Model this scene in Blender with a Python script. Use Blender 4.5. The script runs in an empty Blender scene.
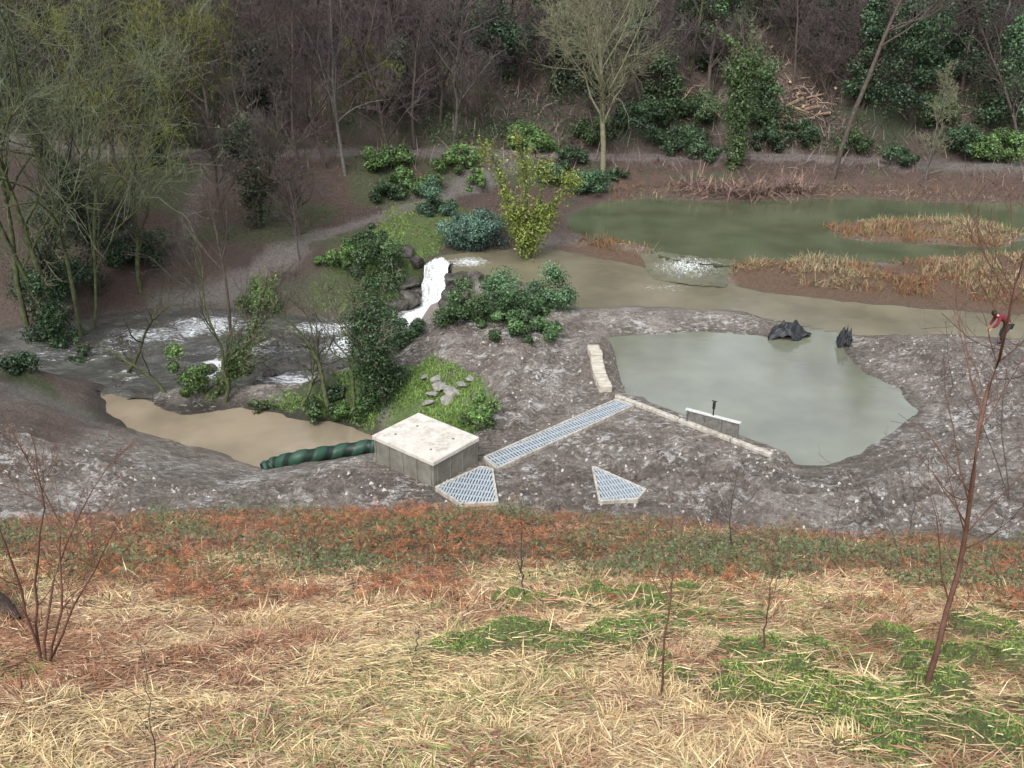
import bpy, bmesh, math, numpy as np
from mathutils import Vector, Matrix
R=np.random.default_rng(11)
scene=bpy.context.scene
COL=scene.collection
# ------------------------------------------------------------ survey helpers
CH=14.0; FO=950.0; PT=math.radians(25); CP,SP=math.cos(PT),math.sin(PT)
def ray(px,py):
    u=(px-512)/FO; v=(384-py)/FO
    return np.array([u,CP+v*SP,-SP+v*CP])
def P(px,py,z=0.0):
    d=ray(px,py); t=(z-CH)/d[2]; return np.array([d[0]*t,d[1]*t,z])
def PY(px,py,y):
    d=ray(px,py); t=y/d[1]; return np.array([d[0]*t,y,CH+d[2]*t])
def PL(lst,z=0.0): return np.array([P(a,b,z)[:2] for a,b in lst])
T=[np.random.default_rng(100+i).random((256,256)) for i in range(6)]
def vn(x,y,seed):
    t=T[seed%6]; xi=np.floor(x).astype(int); yi=np.floor(y).astype(int)
    fx=x-xi; fy=y-yi; fx=fx*fx*(3-2*fx); fy=fy*fy*(3-2*fy)
    a=t[xi&255,yi&255];b=t[(xi+1)&255,yi&255];c=t[xi&255,(yi+1)&255];d=t[(xi+1)&255,(yi+1)&255]
    return (a*(1-fx)+b*fx)*(1-fy)+(c*(1-fx)+d*fx)*fy
def fbm(x,y,s,o=4,seed=0):
    r=0;a=.5;f=1/s;tot=0
    for i in range(o):
        r=r+a*vn(x*f+17.3*i+50,y*f+9.1*i+50,seed+i); tot+=a; a*=.5; f*=2.03
    return r/tot
def sst(e0,e1,x):
    t=np.clip((x-e0)/(e1-e0),0,1); return t*t*(3-2*t)
def dpoly(pts,X,Y,closed=False):
    d=np.full(X.shape,1e9); n=len(pts)
    for i in range(n if closed else n-1):
        a=pts[i];b=pts[(i+1)%n]; ab=b-a; L=(ab**2).sum()+1e-9
        t=np.clip(((X-a[0])*ab[0]+(Y-a[1])*ab[1])/L,0,1)
        d=np.minimum(d,np.hypot(X-a[0]-t*ab[0],Y-a[1]-t*ab[1]))
    return d
def inside(pts,X,Y):
    c=np.zeros(X.shape,bool); n=len(pts); j=n-1
    for i in range(n):
        xi,yi=pts[i];xj,yj=pts[j]
        if yi!=yj:
            c^=((yi>Y)!=(yj>Y))&(X<(xj-xi)*(Y-yi)/(yj-yi)+xi)
        j=i
    return c
def sd(pts,X,Y,m=14):
    out=np.full(X.shape,99.0)
    k=(X>pts[:,0].min()-m)&(X<pts[:,0].max()+m)&(Y>pts[:,1].min()-m)&(Y<pts[:,1].max()+m)
    xx=X[k];yy=Y[k]
    if xx.size==0: return out
    d=dpoly(pts,xx,yy,True); out[k]=np.where(inside(pts,xx,yy),-d,d); return out
# ------------------------------------------------------------ materials
def nt(name):
    m=bpy.data.materials.new(name); m.use_nodes=True; t=m.node_tree
    return m,t,t.nodes['Principled BSDF']
def N(t,ty,**k):
    n=t.nodes.new(ty)
    for a,b in k.items():
        if a in n.inputs: n.inputs[a].default_value=b
        else: setattr(n,a,b)
    return n
def noise(t,scale,detail=4,rough=.6,vec=None,dist=0):
    n=N(t,'ShaderNodeTexNoise'); n.inputs['Scale'].default_value=scale; n.inputs['Detail'].default_value=detail
    n.inputs['Roughness'].default_value=rough; n.inputs['Distortion'].default_value=dist
    if vec is None:
        tc=N(t,'ShaderNodeTexCoord'); vec=tc.outputs['Object']
    t.links.new(vec,n.inputs['Vector']); return n.outputs['Fac']
def mapped(t,sc,rot=(0,0,0)):
    tc=N(t,'ShaderNodeTexCoord'); mp=N(t,'ShaderNodeMapping'); mp.inputs['Scale'].default_value=sc; mp.inputs['Rotation'].default_value=rot
    t.links.new(tc.outputs['Object'],mp.inputs['Vector']); return mp.outputs[0]
def ramp(t,src,a,b,c0=(0,0,0,1),c1=(1,1,1,1)):
    r=N(t,'ShaderNodeValToRGB'); e=r.color_ramp.elements
    e[0].position=a;e[1].position=b;e[0].color=c0;e[1].color=c1
    t.links.new(src,r.inputs[0]); return r.outputs[0]
def mix(t,f,a,b,bt='MIX'):
    m=N(t,'ShaderNodeMix'); m.data_type='RGBA'; m.blend_type=bt
    for s,i in ((f,0),(a,6),(b,7)):
        if isinstance(s,(int,float)): m.inputs[i].default_value=s
        elif isinstance(s,tuple): m.inputs[i].default_value=s
        else: t.links.new(s,m.inputs[i])
    return m.outputs[2]
def math_(t,op,a,b):
    m=N(t,'ShaderNodeMath'); m.operation=op
    for s,i in ((a,0),(b,1)):
        if isinstance(s,(int,float)): m.inputs[i].default_value=s
        else: t.links.new(s,m.inputs[i])
    return m.outputs[0]
def attr(t,n): 
    a=N(t,'ShaderNodeAttribute'); a.attribute_name=n; return a
def bump(t,b,h,strength,dist):
    n=N(t,'ShaderNodeBump'); n.inputs['Strength'].default_value=strength; n.inputs['Distance'].default_value=dist
    t.links.new(h,n.inputs['Height']); t.links.new(n.outputs[0],b.inputs['Normal'])
def mat_attr(name,rough=.7,spec=.3,ns=0,nst=.5):
    m,t,b=nt(name); a=attr(t,'Col').outputs['Color']
    t.links.new(a,b.inputs['Base Color']); b.inputs['Roughness'].default_value=rough
    b.inputs['Specular IOR Level'].default_value=spec; return m
def mat_noise(name,c0,c1,scale=5,rough=.8,bs=.3,bd=.02,spec=.3,metal=0,lo=.35,hi=.65,detail=6):
    m,t,b=nt(name); n=noise(t,scale,detail,.65)
    t.links.new(ramp(t,n,lo,hi,tuple(c0)+(1,),tuple(c1)+(1,)),b.inputs['Base Color'])
    b.inputs['Roughness'].default_value=rough; b.inputs['Specular IOR Level'].default_value=spec
    b.inputs['Metallic'].default_value=metal
    if bs: bump(t,b,noise(t,scale*3,5),bs,bd)
    return m
# ------------------------------------------------------------ mesh helper
def mesh(name,V,Fs,mats,col=None,smooth=False,attrs=None):
    V=np.asarray(V,dtype=np.float32).reshape(-1,3)
    Fs=[np.asarray(f,dtype=np.int32) for f in Fs if len(f)]
    me=bpy.data.meshes.new(name); me.vertices.add(len(V)); me.vertices.foreach_set('co',V.ravel())
    nl=sum(f.size for f in Fs); npoly=sum(len(f) for f in Fs)
    me.loops.add(nl); me.loops.foreach_set('vertex_index',np.concatenate([f.ravel() for f in Fs]))
    me.polygons.add(npoly); ls=[];o=0
    for f in Fs:
        ls.append(o+np.arange(len(f))*f.shape[1]); o+=f.size
    me.polygons.foreach_set('loop_start',np.concatenate(ls).astype(np.int32))
    if smooth: me.polygons.foreach_set('use_smooth',np.ones(npoly,bool))
    me.update(calc_edges=True)
    for m in (mats if isinstance(mats,list) else [mats]): me.materials.append(m)
    if col is not None:
        c=np.ones((len(V),4),np.float32); c[:,:3]=col
        me.color_attributes.new('Col','FLOAT_COLOR','POINT').data.foreach_set('color',c.ravel())
    if attrs:
        for k,v in attrs.items():
            me.attributes.new(k,'FLOAT','POINT').data.foreach_set('value',np.asarray(v,np.float32).ravel())
    return me
def obj(name,data,parent=None,loc=None,label=None,cat=None,group=None,kind=None):
    o=bpy.data.objects.new(name,data); COL.objects.link(o)
    if loc is not None: o.location=[float(q) for q in loc]
    if parent: o.parent=parent
    if label: o['label']=label
    if cat: o['category']=cat
    if group: o['group']=group
    if kind: o['kind']=kind
    return o
class Buf:
    def __init__(s): s.V=[];s.F={3:[],4:[]};s.C=[];s.n=0
    def add(s,V,F,C=None):
        V=np.asarray(V).reshape(-1,3)
        for f in (F if isinstance(F,list) else [F]):
            s.F[f.shape[1]].append(f+s.n)
        s.V.append(V)
        if C is not None: s.C.append(np.broadcast_to(C,(len(V),3)))
        s.n+=len(V)
    def mesh(s,name,mat,smooth=False,off=None):
        V=np.concatenate(s.V)
        if off is not None: V=V-np.asarray(off)
        return mesh(name,V,[np.concatenate(f) for f in s.F.values() if f],mat,np.concatenate(s.C) if s.C else None,smooth)
def nrm(v): return v/(np.linalg.norm(v,axis=-1,keepdims=True)+1e-9)
# ------------------------------------------------------------ terrain
xs=np.concatenate([-20-np.cumsum(np.linspace(.15,2.2,75))[::-1],np.arange(-20,20,.11),20+np.cumsum(np.linspace(.15,2.2,75))])
ys=np.concatenate([np.arange(-12,3,1.0),np.arange(3,37,.09),37+np.cumsum(np.linspace(.13,.4,120)),
                   ])
ys=np.concatenate([ys,ys[-1]+np.cumsum(np.linspace(.4,3.0,60))])
X,Y=np.meshgrid(xs,ys)
pth=[(-200,157,3.2),(0,156,3.1),(150,155,2.8),(300,153,2.2),(430,152,1.6),(520,153,1.2),(600,157,.9),(800,157,.8),(1024,170,.8),(1300,184,.8)]
pw=np.array([P(a,b,c) for a,b,c in pth])
yp=lambda x: np.interp(x,pw[:,0],pw[:,1]); zp=lambda x: np.interp(x,pw[:,0],pw[:,2])
ed=np.array([P(a,b,0) for a,b in [(-300,530),(0,522),(250,514),(430,508),(600,518),(800,536),(1024,548),(1300,555)]])
ye=lambda x: np.interp(x,ed[:,0],ed[:,1])
far=[(572,214),(600,203),(650,197),(720,202),(800,200),(860,198),(940,203),(1024,203),(1150,204),(1250,206),(1250,262),(1024,252),(960,257),(880,262),(820,258),(770,262),(720,264),(700,262),(672,258),(650,248),(590,238),(565,228)]
chan=[(428,264),(440,257),(460,252),(500,250),(560,250),(590,257),(640,268),(660,272),(700,280),(760,291),(850,302),(920,308),(1000,315),(1250,325),(1250,350),(1000,338),(940,335),(860,334),(800,326),(740,312),(660,308),(590,307),(560,302),(545,290),(500,276),(470,272),(455,270),(440,268)]
near=[(600,338),(650,335),(700,332),(760,336),(795,340),(793,325),(838,332),(846,352),(866,374),(900,390),(915,410),(895,430),(860,455),(825,465),(790,463),(772,456),(735,440),(683,421),(645,404),(612,393),(606,360)]
rapid=[(640,254),(700,260),(735,264),(725,284),(690,282),(655,276)]
low=[(-300,345),(-50,335),(60,325),(110,312),(200,306),(260,308),(310,316),(370,318),(410,306),(447,310),(440,325),(395,338),(374,358),(352,370),(300,384),(235,388),(190,390),(150,393),(100,385),(60,374),(-50,372),(-300,385)]
brown=[(104,388),(150,402),(180,415),(240,410),(300,418),(350,428),(371,440),(355,449),(310,456),(262,467),(225,456),(170,440),(128,426),(110,408)]
isl=[(822,224),(870,220),(950,218),(1000,224),(1030,236),(1000,246),(950,243),(880,241),(842,235)]
WL=dict(far=-.2,chan=-.5,near=-.512,rapid=-.34,low=-2.0,brown=-2.05)
WP=dict(far=PL(far,-.2),chan=PL(chan,-.5),near=PL(near,-.512),rapid=PL(rapid,-.34),low=PL(low,-2.0),brown=PL(brown,-2.05))
ISL=PL(isl,-.1)
SL=dict(far=.3,chan=.22,near=.2,rapid=.4,low=.55,brown=.42)
wob=lambda X,Y:(fbm(X,Y,1.3,3,1)-.5)*.7
def wsd(k,X,Y):
    d=sd(WP[k],X,Y)
    if k=='far': d=np.maximum(d,-sd(ISL,X,Y))
    return d+(0 if k in('rapid',) else wob(X,Y)*(1 if k!='near' else .6))
SD={k:wsd(k,X,Y) for k in WP}
structs=[[(372,470),(432,505),(500,508),(500,460),(560,435),(640,408),(640,398),(610,396),(480,455),(430,430)],[(585,462),(600,505),(650,495)],
         [(582,338),(603,338),(616,392),(780,452),(765,462),(690,430),(600,400)]]
ys_=yp(X); zs_=zp(X); yed=ye(X)
n1=fbm(X,Y,6,5,0); n2=fbm(X,Y,1.2,4,2); n3=fbm(X,Y,.35,3,3)
base=np.zeros(X.shape)+ (n1-.5)*.3
side=zs_-.36*(ys_-1.4-Y)
base=np.maximum(base,np.minimum(side,zs_))
dy=Y-ys_-1.4
hill=zs_+np.where(dy>0,.6*dy,0)+(n1-.5)*3.0*sst(0,6,dy)+(n2-.5)*.5*sst(0,3,dy)
hill=np.where(hill>15,15+(hill-15)*.12,hill)
base=np.where(dy>0,hill,base)
base+=sst(22,60,-X)*12*sst(10,30,Y)
base+=sst(28,70,X)*9*sst(10,30,Y)
MOUND=PL([(395,345),(430,342),(480,365),(495,395),(470,418),(420,418),(385,425),(375,400)],.2)
SDM=sd(MOUND,X,Y); 
h=base+np.where((dy<0),(n2-.5)*.16+(n3-.5)*.07,0)
churn=fbm(X*.8+1.5*n1,Y*1.8,.65,3,4); lump=fbm(X,Y,.26,2,1)
h+=np.where((Y<37)&(Y>yed-1),((np.abs(churn-.5)-.12)*.62+(lump-.5)*.2),0)
rutm=np.zeros(X.shape)
def rut(pix,offs,dirv,A=.17):
    global h,rutm
    for off in offs:
        pl=PL(pix)+np.array(dirv)*off
        d=dpoly(pl,X,Y)+(n2-.5)*.2; e=np.exp(-(d/.16)**2); h=h-A*e*(.7+.6*lump)+.10*np.exp(-((d-.33)/.12)**2); rutm=np.maximum(rutm,e)
rut([(500,512),(600,507),(700,498),(800,490),(880,480),(950,455),(1010,410),(1060,350)],(0,.95,2.1,3.0),(0,.62))
rut([(640,455),(720,470),(800,484),(870,478),(940,440),(960,400),(940,365),(900,345)],(0,.9),(0,.7))
rut([(-50,470),(80,470),(200,478),(330,492),(430,500)],(0,.9,2.2),(0,.7)); rut([(545,330),(520,370),(515,400),(500,430)],(0,.9,1.6),(1,0),.1)
rut([(700,520),(740,500),(800,470),(840,470)],(0,.8),(.7,.3)); rut([(1020,520),(960,490),(900,500),(860,520)],(0,.9),(.1,.7))
smk=np.zeros(X.shape)
for s in structs: smk=np.maximum(smk,1-sst(.1,.6,sd(PL(s),X,Y)))
h+=.28*np.exp(-((SD['near']-1.5)/.55)**2)*sst(.35,.6,n2)*((X>3)|(Y>34.2))
for k in ('rapid','far','chan','near','low','brown'):
    d=SD[k];L=WL[k]; sl_=SL[k]
    if k=='low': sl_=sl_+2.2*sst(-6,-3.8,X)*sst(38,41,Y)
    if k=='near': sl_=.2+.25*(n3-.3)
    tgt=np.where(d<0,L+np.maximum(d*.5,-.7),L+sl_*d*(1+.5*(n2-.5)))
    h=np.where(d<13,np.minimum(h,np.where(dy>-.2,1e9,tgt)),h)
cr=[P(425,266,-.45),P(433,262,-.42),P(441,261,-.42),P(449,266,-.45)]
bt=[P(418,304,-2),P(425,308,-2),P(433,310,-2),P(441,311,-2)]
FP=np.array([q[:2] for q in cr]+[q[:2] for q in bt[::-1]]); fsd=sd(FP,X,Y); tv=np.clip((45.4-Y)/2.4,0,1)
h=np.where(fsd<.6,np.minimum(h,-.55-1.5*tv-.35+1.2*np.clip(fsd,0,.6)),h)
h=h*(1-smk)
h+=np.where(SDM<0,.35*sst(0,1.2,-SDM),0)
fgz=11.5*(1-Y/yed)
fgz+= np.where(Y<yed,((n1-.5)*.5+(n2-.5)*.3)*sst(0,3,yed-Y),0)
moss_c=[(590,607,1.4,1.0),(545,606,.6,.5),(470,650,.4,.4),(545,650,.5,.4),(640,632,.9,.9),(740,668,.8,.8),(830,660,.8,.9),(890,655,.7,.8),(960,665,.8,.9),(800,705,.8,.6),(940,700,.6,.6),(985,748,.6,.5),(900,745,.5,.4),(660,600,.8,.8),(730,628,.8,.8),(1010,610,.7,.8),(980,640,.8,.8),(1010,720,.5,.5)]
h=np.where(Y<yed,np.maximum(fgz,0)*sst(0,.4,yed-Y)+h*(1-sst(0,.4,yed-Y)),h)
def PGf(px,py):
    d=ray(px,py); t=np.arange(4,150,.04); p=d[None]*t[:,None]; p[:,2]+=CH
    hh=hgt(p[:,0],p[:,1]); k=np.argmax(p[:,2]<hh)
    return np.array([p[k,0],p[k,1],hh[k]]), t[k]*np.linalg.norm(d)
def hgt(x,y):
    x=np.asarray(x,float);y=np.asarray(y,float)
    i=np.clip(np.searchsorted(xs,x)-1,0,len(xs)-2); j=np.clip(np.searchsorted(ys,y)-1,0,len(ys)-2)
    fx=np.clip((x-xs[i])/(xs[i+1]-xs[i]),0,1); fy=np.clip((y-ys[j])/(ys[j+1]-ys[j]),0,1)
    return (h[j,i]*(1-fx)+h[j,i+1]*fx)*(1-fy)+(h[j+1,i]*(1-fx)+h[j+1,i+1]*fx)*fy
MO=[(PGf(a,b)[0],c,d) for a,b,c,d in moss_c]
def mossm(x,y):
    m=np.zeros(np.shape(x))
    for p,a,b in MO:
        m=np.maximum(m,np.exp(-((x-p[0])/a)**2-((y-p[1])/b)**2))
    return sst(.1,.8,(m-.5)*1.5+(fbm(x,y,.6,5,1)-.5)*4.6)*sst(.12,.4,m)
mm=mossm(X,Y); h+=mm*.24*(.1+1.5*fbm(X,Y,.35,2,5))
C=np.zeros(X.shape+(3,))
def c3(*a): return np.array(a,float)
def put(mask,c):
    global C
    C=C*(1-mask[...,None])+np.asarray(c)*mask[...,None]
C[:]=c3(.235,.205,.175)
put(sst(.4,.65,n2),c3(.33,.295,.26))
put(sst(.52,.7,n1)*.5,c3(.165,.14,.115))
put(sst(.5,.35,churn)*.6,c3(.13,.108,.088))
put(rutm*.6,c3(.11,.092,.075))
mud=((Y>yed)&(Y<38)).astype(float)
litter=c3(.085,.053,.04)
back=(sst(41,43,Y)*(X<1)+sst(48,50,Y)*(X>=1)); back=np.clip(back,0,1)
put(back,litter); put(back*sst(.5,.62,n2)*.6,c3(.05,.037,.03)); put(back*sst(.5,.62,fbm(X,Y,4,4,3))*.8,c3(.055,.078,.026))
hm=sst(0,1.5,dy); put(hm,c3(.058,.041,.034)); put(hm*sst(.45,.62,n2)*.7,c3(.105,.072,.058)); put(hm*sst(.47,.58,fbm(X,Y,5,4,1))*.85,c3(.035,.056,.02))
put(hm*sst(.56,.66,fbm(X,Y,3,4,4))*.7,c3(.16,.12,.10))
leftbank=(sst(-13.5,-15,X)*(Y>27)*(Y<44)).astype(float); put(leftbank*.8,litter)
def region(lst,c,z=0,soft=.5,amt=1.0,nz=.9):
    d=sd(PL(lst,z),X,Y)+(n2-.5)*nz*2; put((1-sst(-soft,soft,d))*amt,c)
rust=c3(.19,.11,.06); grass=c3(.12,.19,.04)
region([(715,262),(800,257),(870,265),(960,258),(1024,250),(1250,245),(1250,328),(1000,313),(900,305),(820,297),(750,288)],rust*.7)
region(isl,rust*.9,-.1); region([(560,240),(600,236),(650,247),(700,262),(640,270),(590,258)],rust*.7)
region([(620,175),(700,180),(800,175),(960,180),(1250,190),(1250,203),(900,200),(700,200),(600,200)],litter*1.2,.2)
put((SDM<.2)*sst(.6,-.3,SDM+(n2-.5)*1.5)*.95,grass)
GB=[(120,396),(200,392),(270,388),(375,368),(385,400),(360,425),(300,414),(240,407),(180,410),(140,402)]
region(GB,c3(.055,.05,.03),-1.2,amt=.95); region([(250,388),(375,368),(385,400),(360,420),(300,410)],grass*.6,-1.2,amt=.8)
region([(300,268),(370,240),(385,210),(440,198),(470,215),(440,245),(400,262),(330,290)],grass*.75,.0,amt=.9)
region([(60,395),(110,392),(120,410),(60,400),(0,378),(-80,372),(-80,340),(60,380)],grass*.35,-1,amt=.9)
region([(455,296),(560,300),(575,312),(520,330),(450,322)],grass*.6,-.2,amt=.9)
region([(90,300),(140,268),(330,262),(400,290),(420,300),(300,308),(200,302)],c3(.085,.085,.05),-.3,amt=.8)
gv=c3(.185,.165,.155)
TR=PL([(40,300),(140,266),(220,255),(290,242),(340,225),(400,205),(450,190),(500,176),(540,164)],.3)
put(sst(1.4,.2,dpoly(TR,X,Y)+(n2-.5)*2.2+(n3-.5)*.6)*.8,gv)
put(sst(.7,.0,dpoly(np.array([P(175,235,.8)[:2],P(182,200,1.8)[:2],P(205,160,2.6)[:2]]),X,Y)+(n2-.5)*1.2)*.4,gv)
put(sst(1.7,.7,np.abs(Y-ys_)+(n2-.5)*1.6)*.9,gv*1.1)
put(sst(.25,.05,np.abs(Y-ys_+(n2-.5)*.4))*.4,litter)
HP=np.array([[x_,yp(x_)+13+.35*(x_-8)*.5] for x_ in np.linspace(8,40,9)]); put(sst(1.2,.4,dpoly(HP,X,Y)+(n2-.5))*.8,c3(.17,.15,.15))
region([(0,384),(60,385),(110,398),(100,412),(0,405),(-100,400),(-100,384)],c3(.17,.15,.14),-.8,amt=.7)
for k in ('near','chan','far','low'):
    put(sst(.5,.0,SD[k])*.6,c3(.10,.08,.062))
put(sst(1.0,.1,SD['brown'])*.85*(Y>30.5),c3(.03,.023,.017)); put(sst(.6,.1,SD['brown'])*.5*(Y<=30.5),c3(.12,.095,.072))  # far bank edge painted near black for the shade of an undercut
fgm=sst(-.15,.5,yed-Y+(n2-.5)*3.4)
nb=fbm(X,Y,2.2,4,2)
put(fgm,c3(.33,.235,.14)); put(fgm*sst(.45,.6,n2),c3(.43,.32,.18)); put(fgm*sst(.5,.66,nb)*.7,c3(.25,.14,.085))
put(fgm*sst(11.5,15,Y+(n2-.5)*5)*.8,c3(.11,.065,.042)); put(fgm*sst(12.5,14,Y)*sst(.5,.62,nb)*.8,c3(.065,.075,.033))
put(mm*.9,c3(.14,.21,.045))
mudm=np.clip(mud*(1-fgm)*(Y>yed-1)*(SDM>0)*(1-(1-sst(-.5,.5,sd(PL(GB,-1.2),X,Y)))),0,1)*(1-leftbank)
V=np.stack([X,Y,h],-1).reshape(-1,3)
nx,ny=len(xs),len(ys)
I=(np.arange(ny-1)[:,None]*nx+np.arange(nx-1)[None]).ravel()
gF=np.stack([I,I+1,I+nx+1,I+nx],1)
m,t,b=nt('ground_soil'); a=attr(t,'Col').outputs['Color']; mk=attr(t,'Mud').outputs['Fac']
fine=ramp(t,noise(t,9,8,.72),.3,.7,(.45,)*3+(1,),(1.55,)*3+(1,)); a=mix(t,1.0,a,fine,'MULTIPLY')
mv=mapped(t,(.9,1.7,1),(0,0,.25))
pn=noise(t,4.2,9,.78,mv,.4); big=noise(t,.45,4,.6)
pns=math_(t,'ADD',pn,math_(t,'MULTIPLY',math_(t,'SUBTRACT',big,.5),.45))
pale=ramp(t,pns,.545,.60); pm=math_(t,'MULTIPLY',pale,mk); pm2=math_(t,'MULTIPLY',pm,.8)
a=mix(t,pm2,a,(.66,.65,.64,1))  # bright glints on the wet mud, painted as pale streaks
dk=ramp(t,noise(t,4.2,8,.75,mv,.6),.38,.48,(1,1,1,1),(0,0,0,1)); a=mix(t,math_(t,'MULTIPLY',dk,math_(t,'MULTIPLY',mk,.75)),a,(.075,.061,.05,1))
t.links.new(a,b.inputs['Base Color'])
wet=math_(t,'MULTIPLY',mk,ramp(t,noise(t,1.3,6,.7,mv),.38,.52))
rr=math_(t,'SUBTRACT',.85,math_(t,'MULTIPLY',wet,.68)); t.links.new(rr,b.inputs['Roughness'])
b.inputs['Specular IOR Level'].default_value=.7
hb=math_(t,'ADD',noise(t,5,9,.75),math_(t,'MULTIPLY',pn,.6)); bump(t,b,hb,1.0,.26)
ground=obj('ground',mesh('ground',V,[gF],m,C.reshape(-1,3),True,{'Mud':mudm}),kind='structure',label='valley ground of churned grey mud, leaf litter and grassy slope',cat='ground')
# ------------------------------------------------------------ water
def water_mat(name,c,foam=False,rough=.06,bs=.15,sc=2.2,foamscale=(1.2,4,1),ior=1.45,lo=.83,hi=1.04):
    m,t,b=nt(name)
    base=ramp(t,noise(t,.35,3),.35,.65,tuple(np.array(c)*.8)+(1,),tuple(np.array(c)*1.18)+(1,))
    b.inputs['Roughness'].default_value=rough; b.inputs['IOR'].default_value=ior
    hgtn=math_(t,'ADD',noise(t,sc,4,.6,mapped(t,(.6,1.6,1))),math_(t,'MULTIPLY',noise(t,sc*4,3,.6,mapped(t,(.6,1.8,1),(0,0,.3))),.35))
    if foam:
        mv=mapped(t,foamscale)
        n=noise(t,1.8,10,.8,mv,1.0); n_=noise(t,5.5,6,.75,mv,.5)
        s=math_(t,'ADD',math_(t,'ADD',math_(t,'MULTIPLY',n,.55),math_(t,'MULTIPLY',n_,.45)),attr(t,'Foam').outputs['Fac'])
        fm=ramp(t,s,lo,hi); base=mix(t,fm,base,(.84,.88,.91,1))
        t.links.new(math_(t,'ADD',math_(t,'MULTIPLY',fm,.5),rough),b.inputs['Roughness']); hgtn=math_(t,'ADD',hgtn,math_(t,'MULTIPLY',n_,1.0))
    t.links.new(base,b.inputs['Base Color']); bump(t,b,hgtn,bs,.1); return m
def water(name,k,mat,step,label,foamf=None,amp=0):
    p=WP[k]; x0,y0=p.min(0)-1; x1,y1=p.max(0)+1
    x0=max(x0,-45);x1=min(x1,45)
    gx=np.arange(x0,x1,step);gy=np.arange(y0,y1,step); A,B=np.meshgrid(gx,gy); d=wsd(k,A,B)
    z=np.full(A.shape,WL[k]); 
    if amp: z=z+amp(A,B)
    ok=d<.55
    if k=='chan':
        ok&=~((A<P(453,262,-.5)[0])&(B<45.0)); ok&=A>P(425,262,-.5)[0]; ok&=(wsd('near',A,B)>-.3)
    q=ok[:-1,:-1]&ok[1:,:-1]&ok[:-1,1:]&ok[1:,1:]
    I=(np.arange(len(gy)-1)[:,None]*len(gx)+np.arange(len(gx)-1)[None]); I=I[q]
    F=np.stack([I,I+1,I+len(gx)+1,I+len(gx)],1); used,inv=np.unique(F,return_inverse=True); F=inv.reshape(F.shape)
    VV=np.stack([A,B,z],-1).reshape(-1,3)[used]
    at={'Foam':(foamf(A,B) if foamf else np.zeros(A.shape)).ravel()[used]}
    return obj(name,mesh(name,VV,[F],mat,None,True,at),kind='structure',label=label,cat='water')
def gs(lst,z):
    L=[(P(a,b,z),c,d,e) for a,b,c,d,e in lst]
    def f(A,B):
        m=np.zeros(A.shape)
        for p,c,d,e in L: m=np.maximum(m,e*np.exp(-((A-p[0])/c)**2-((B-p[1])/d)**2))
        return m
    return f
water('pond','far',water_mat('pond_water',(.085,.098,.058),foam=True,rough=.04,bs=.05,ior=1.7,foamscale=(2,2,1)),.3,'broad murky green upper pond',gs([(700,262,1.6,1.0,.26)],-.2))
water('river_channel','chan',water_mat('channel_water',(.165,.15,.10),foam=True,rough=.05,bs=.08,foamscale=(2,2,1),ior=1.7,hi=1.0),.25,'olive brown river channel above the weir',gs([(685,277,2.6,1.3,.36),(665,288,2.8,1.6,.33),(640,293,2.6,1.2,.26),(468,262,2.0,1.6,.42)],-.5))
water('pond','near',water_mat('settling_pond_water',(.145,.155,.11),rough=.03,bs=.045,sc=3,ior=2.3),.25,'pale green settling pond beside concrete sill')
lowamp=lambda A,B:(fbm(A,B,.6,3,2)-.5)*.34+(fbm(A,B,3,2,1)-.5)*.1
water('river','low',water_mat('river_water',(.065,.065,.055),foam=True,rough=.06,bs=.8,sc=3,foamscale=(.9,2.4,1),ior=1.8,lo=.85,hi=.97),.12,'shallow river with broken white rapids below the waterfall',
  gs([(432,315,1.8,1.6,.72),(400,322,2.2,1.2,.52),(345,345,2.0,2.6,.45),(330,328,3.4,1.8,.44),(290,378,2.4,1.2,.42),(215,368,1.2,1.4,.56),(210,325,4,2.6,.43),(150,335,4,2.4,.39),(250,350,6,3,.36),(100,350,5,3,.35),(300,382,2.6,.8,.45),(190,330,1,3,.43),(50,355,5,3,.33),(0,355,5,3,.31),(140,375,4,1.8,.33)],-2),lowamp)
water('pool','brown',water_mat('brown_pool_water',(.235,.195,.14),rough=.05,bs=.06,ior=1.6),.25,'still muddy brown pool below the mud bank')
rp=WP['rapid']; x0,y0=rp.min(0)-.3;x1,y1=rp.max(0)+.3
gx=np.arange(x0,x1,.12);gy=np.arange(y0,y1,.12);A,B=np.meshgrid(gx,gy)
dd=sd(WP['chan'],A,B); de=sd(rp,A,B)
z=-.5+.3*np.clip(dd/np.maximum(dd+np.maximum(sd(WP['far'],A,B),0),.3),0,1)+.03+(fbm(A,B,.5,3,1)-.5)*.14
ok=de<.15; q=ok[:-1,:-1]&ok[1:,:-1]&ok[:-1,1:]&ok[1:,1:]
I=(np.arange(len(gy)-1)[:,None]*len(gx)+np.arange(len(gx)-1)[None])[q]
cen=P(688,268,-.4); fo=.37*np.exp(-((A-cen[0])/3.0)**2-((B-cen[1])/2.4)**2)
obj('rapids',mesh('rapids',np.stack([A,B,z],-1).reshape(-1,3),[np.stack([I,I+1,I+len(gx)+1,I+len(gx)],1)],water_mat('rapids_water',(.13,.13,.085),foam=True,bs=.6,sc=4,foamscale=(3.4,1.2,1),ior=1.6,lo=.82,hi=.98),None,True,{'Foam':fo.ravel()}),kind='structure',label='low white rapids between two ponds',cat='water')
nu,nv=60,56; U=np.linspace(0,1,nu); Vv=np.linspace(-.15,1.05,nv)
ci=np.array([[np.interp(u,np.linspace(0,1,4),np.array(cr)[:,k]) for k in range(3)] for u in U])
bi=np.array([[np.interp(u,np.linspace(0,1,4),np.array(bt)[:,k]) for k in range(3)] for u in U])
G=np.zeros((nv,nu,3)); lobe=fbm(U*7,U*0,1,3,2)
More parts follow.
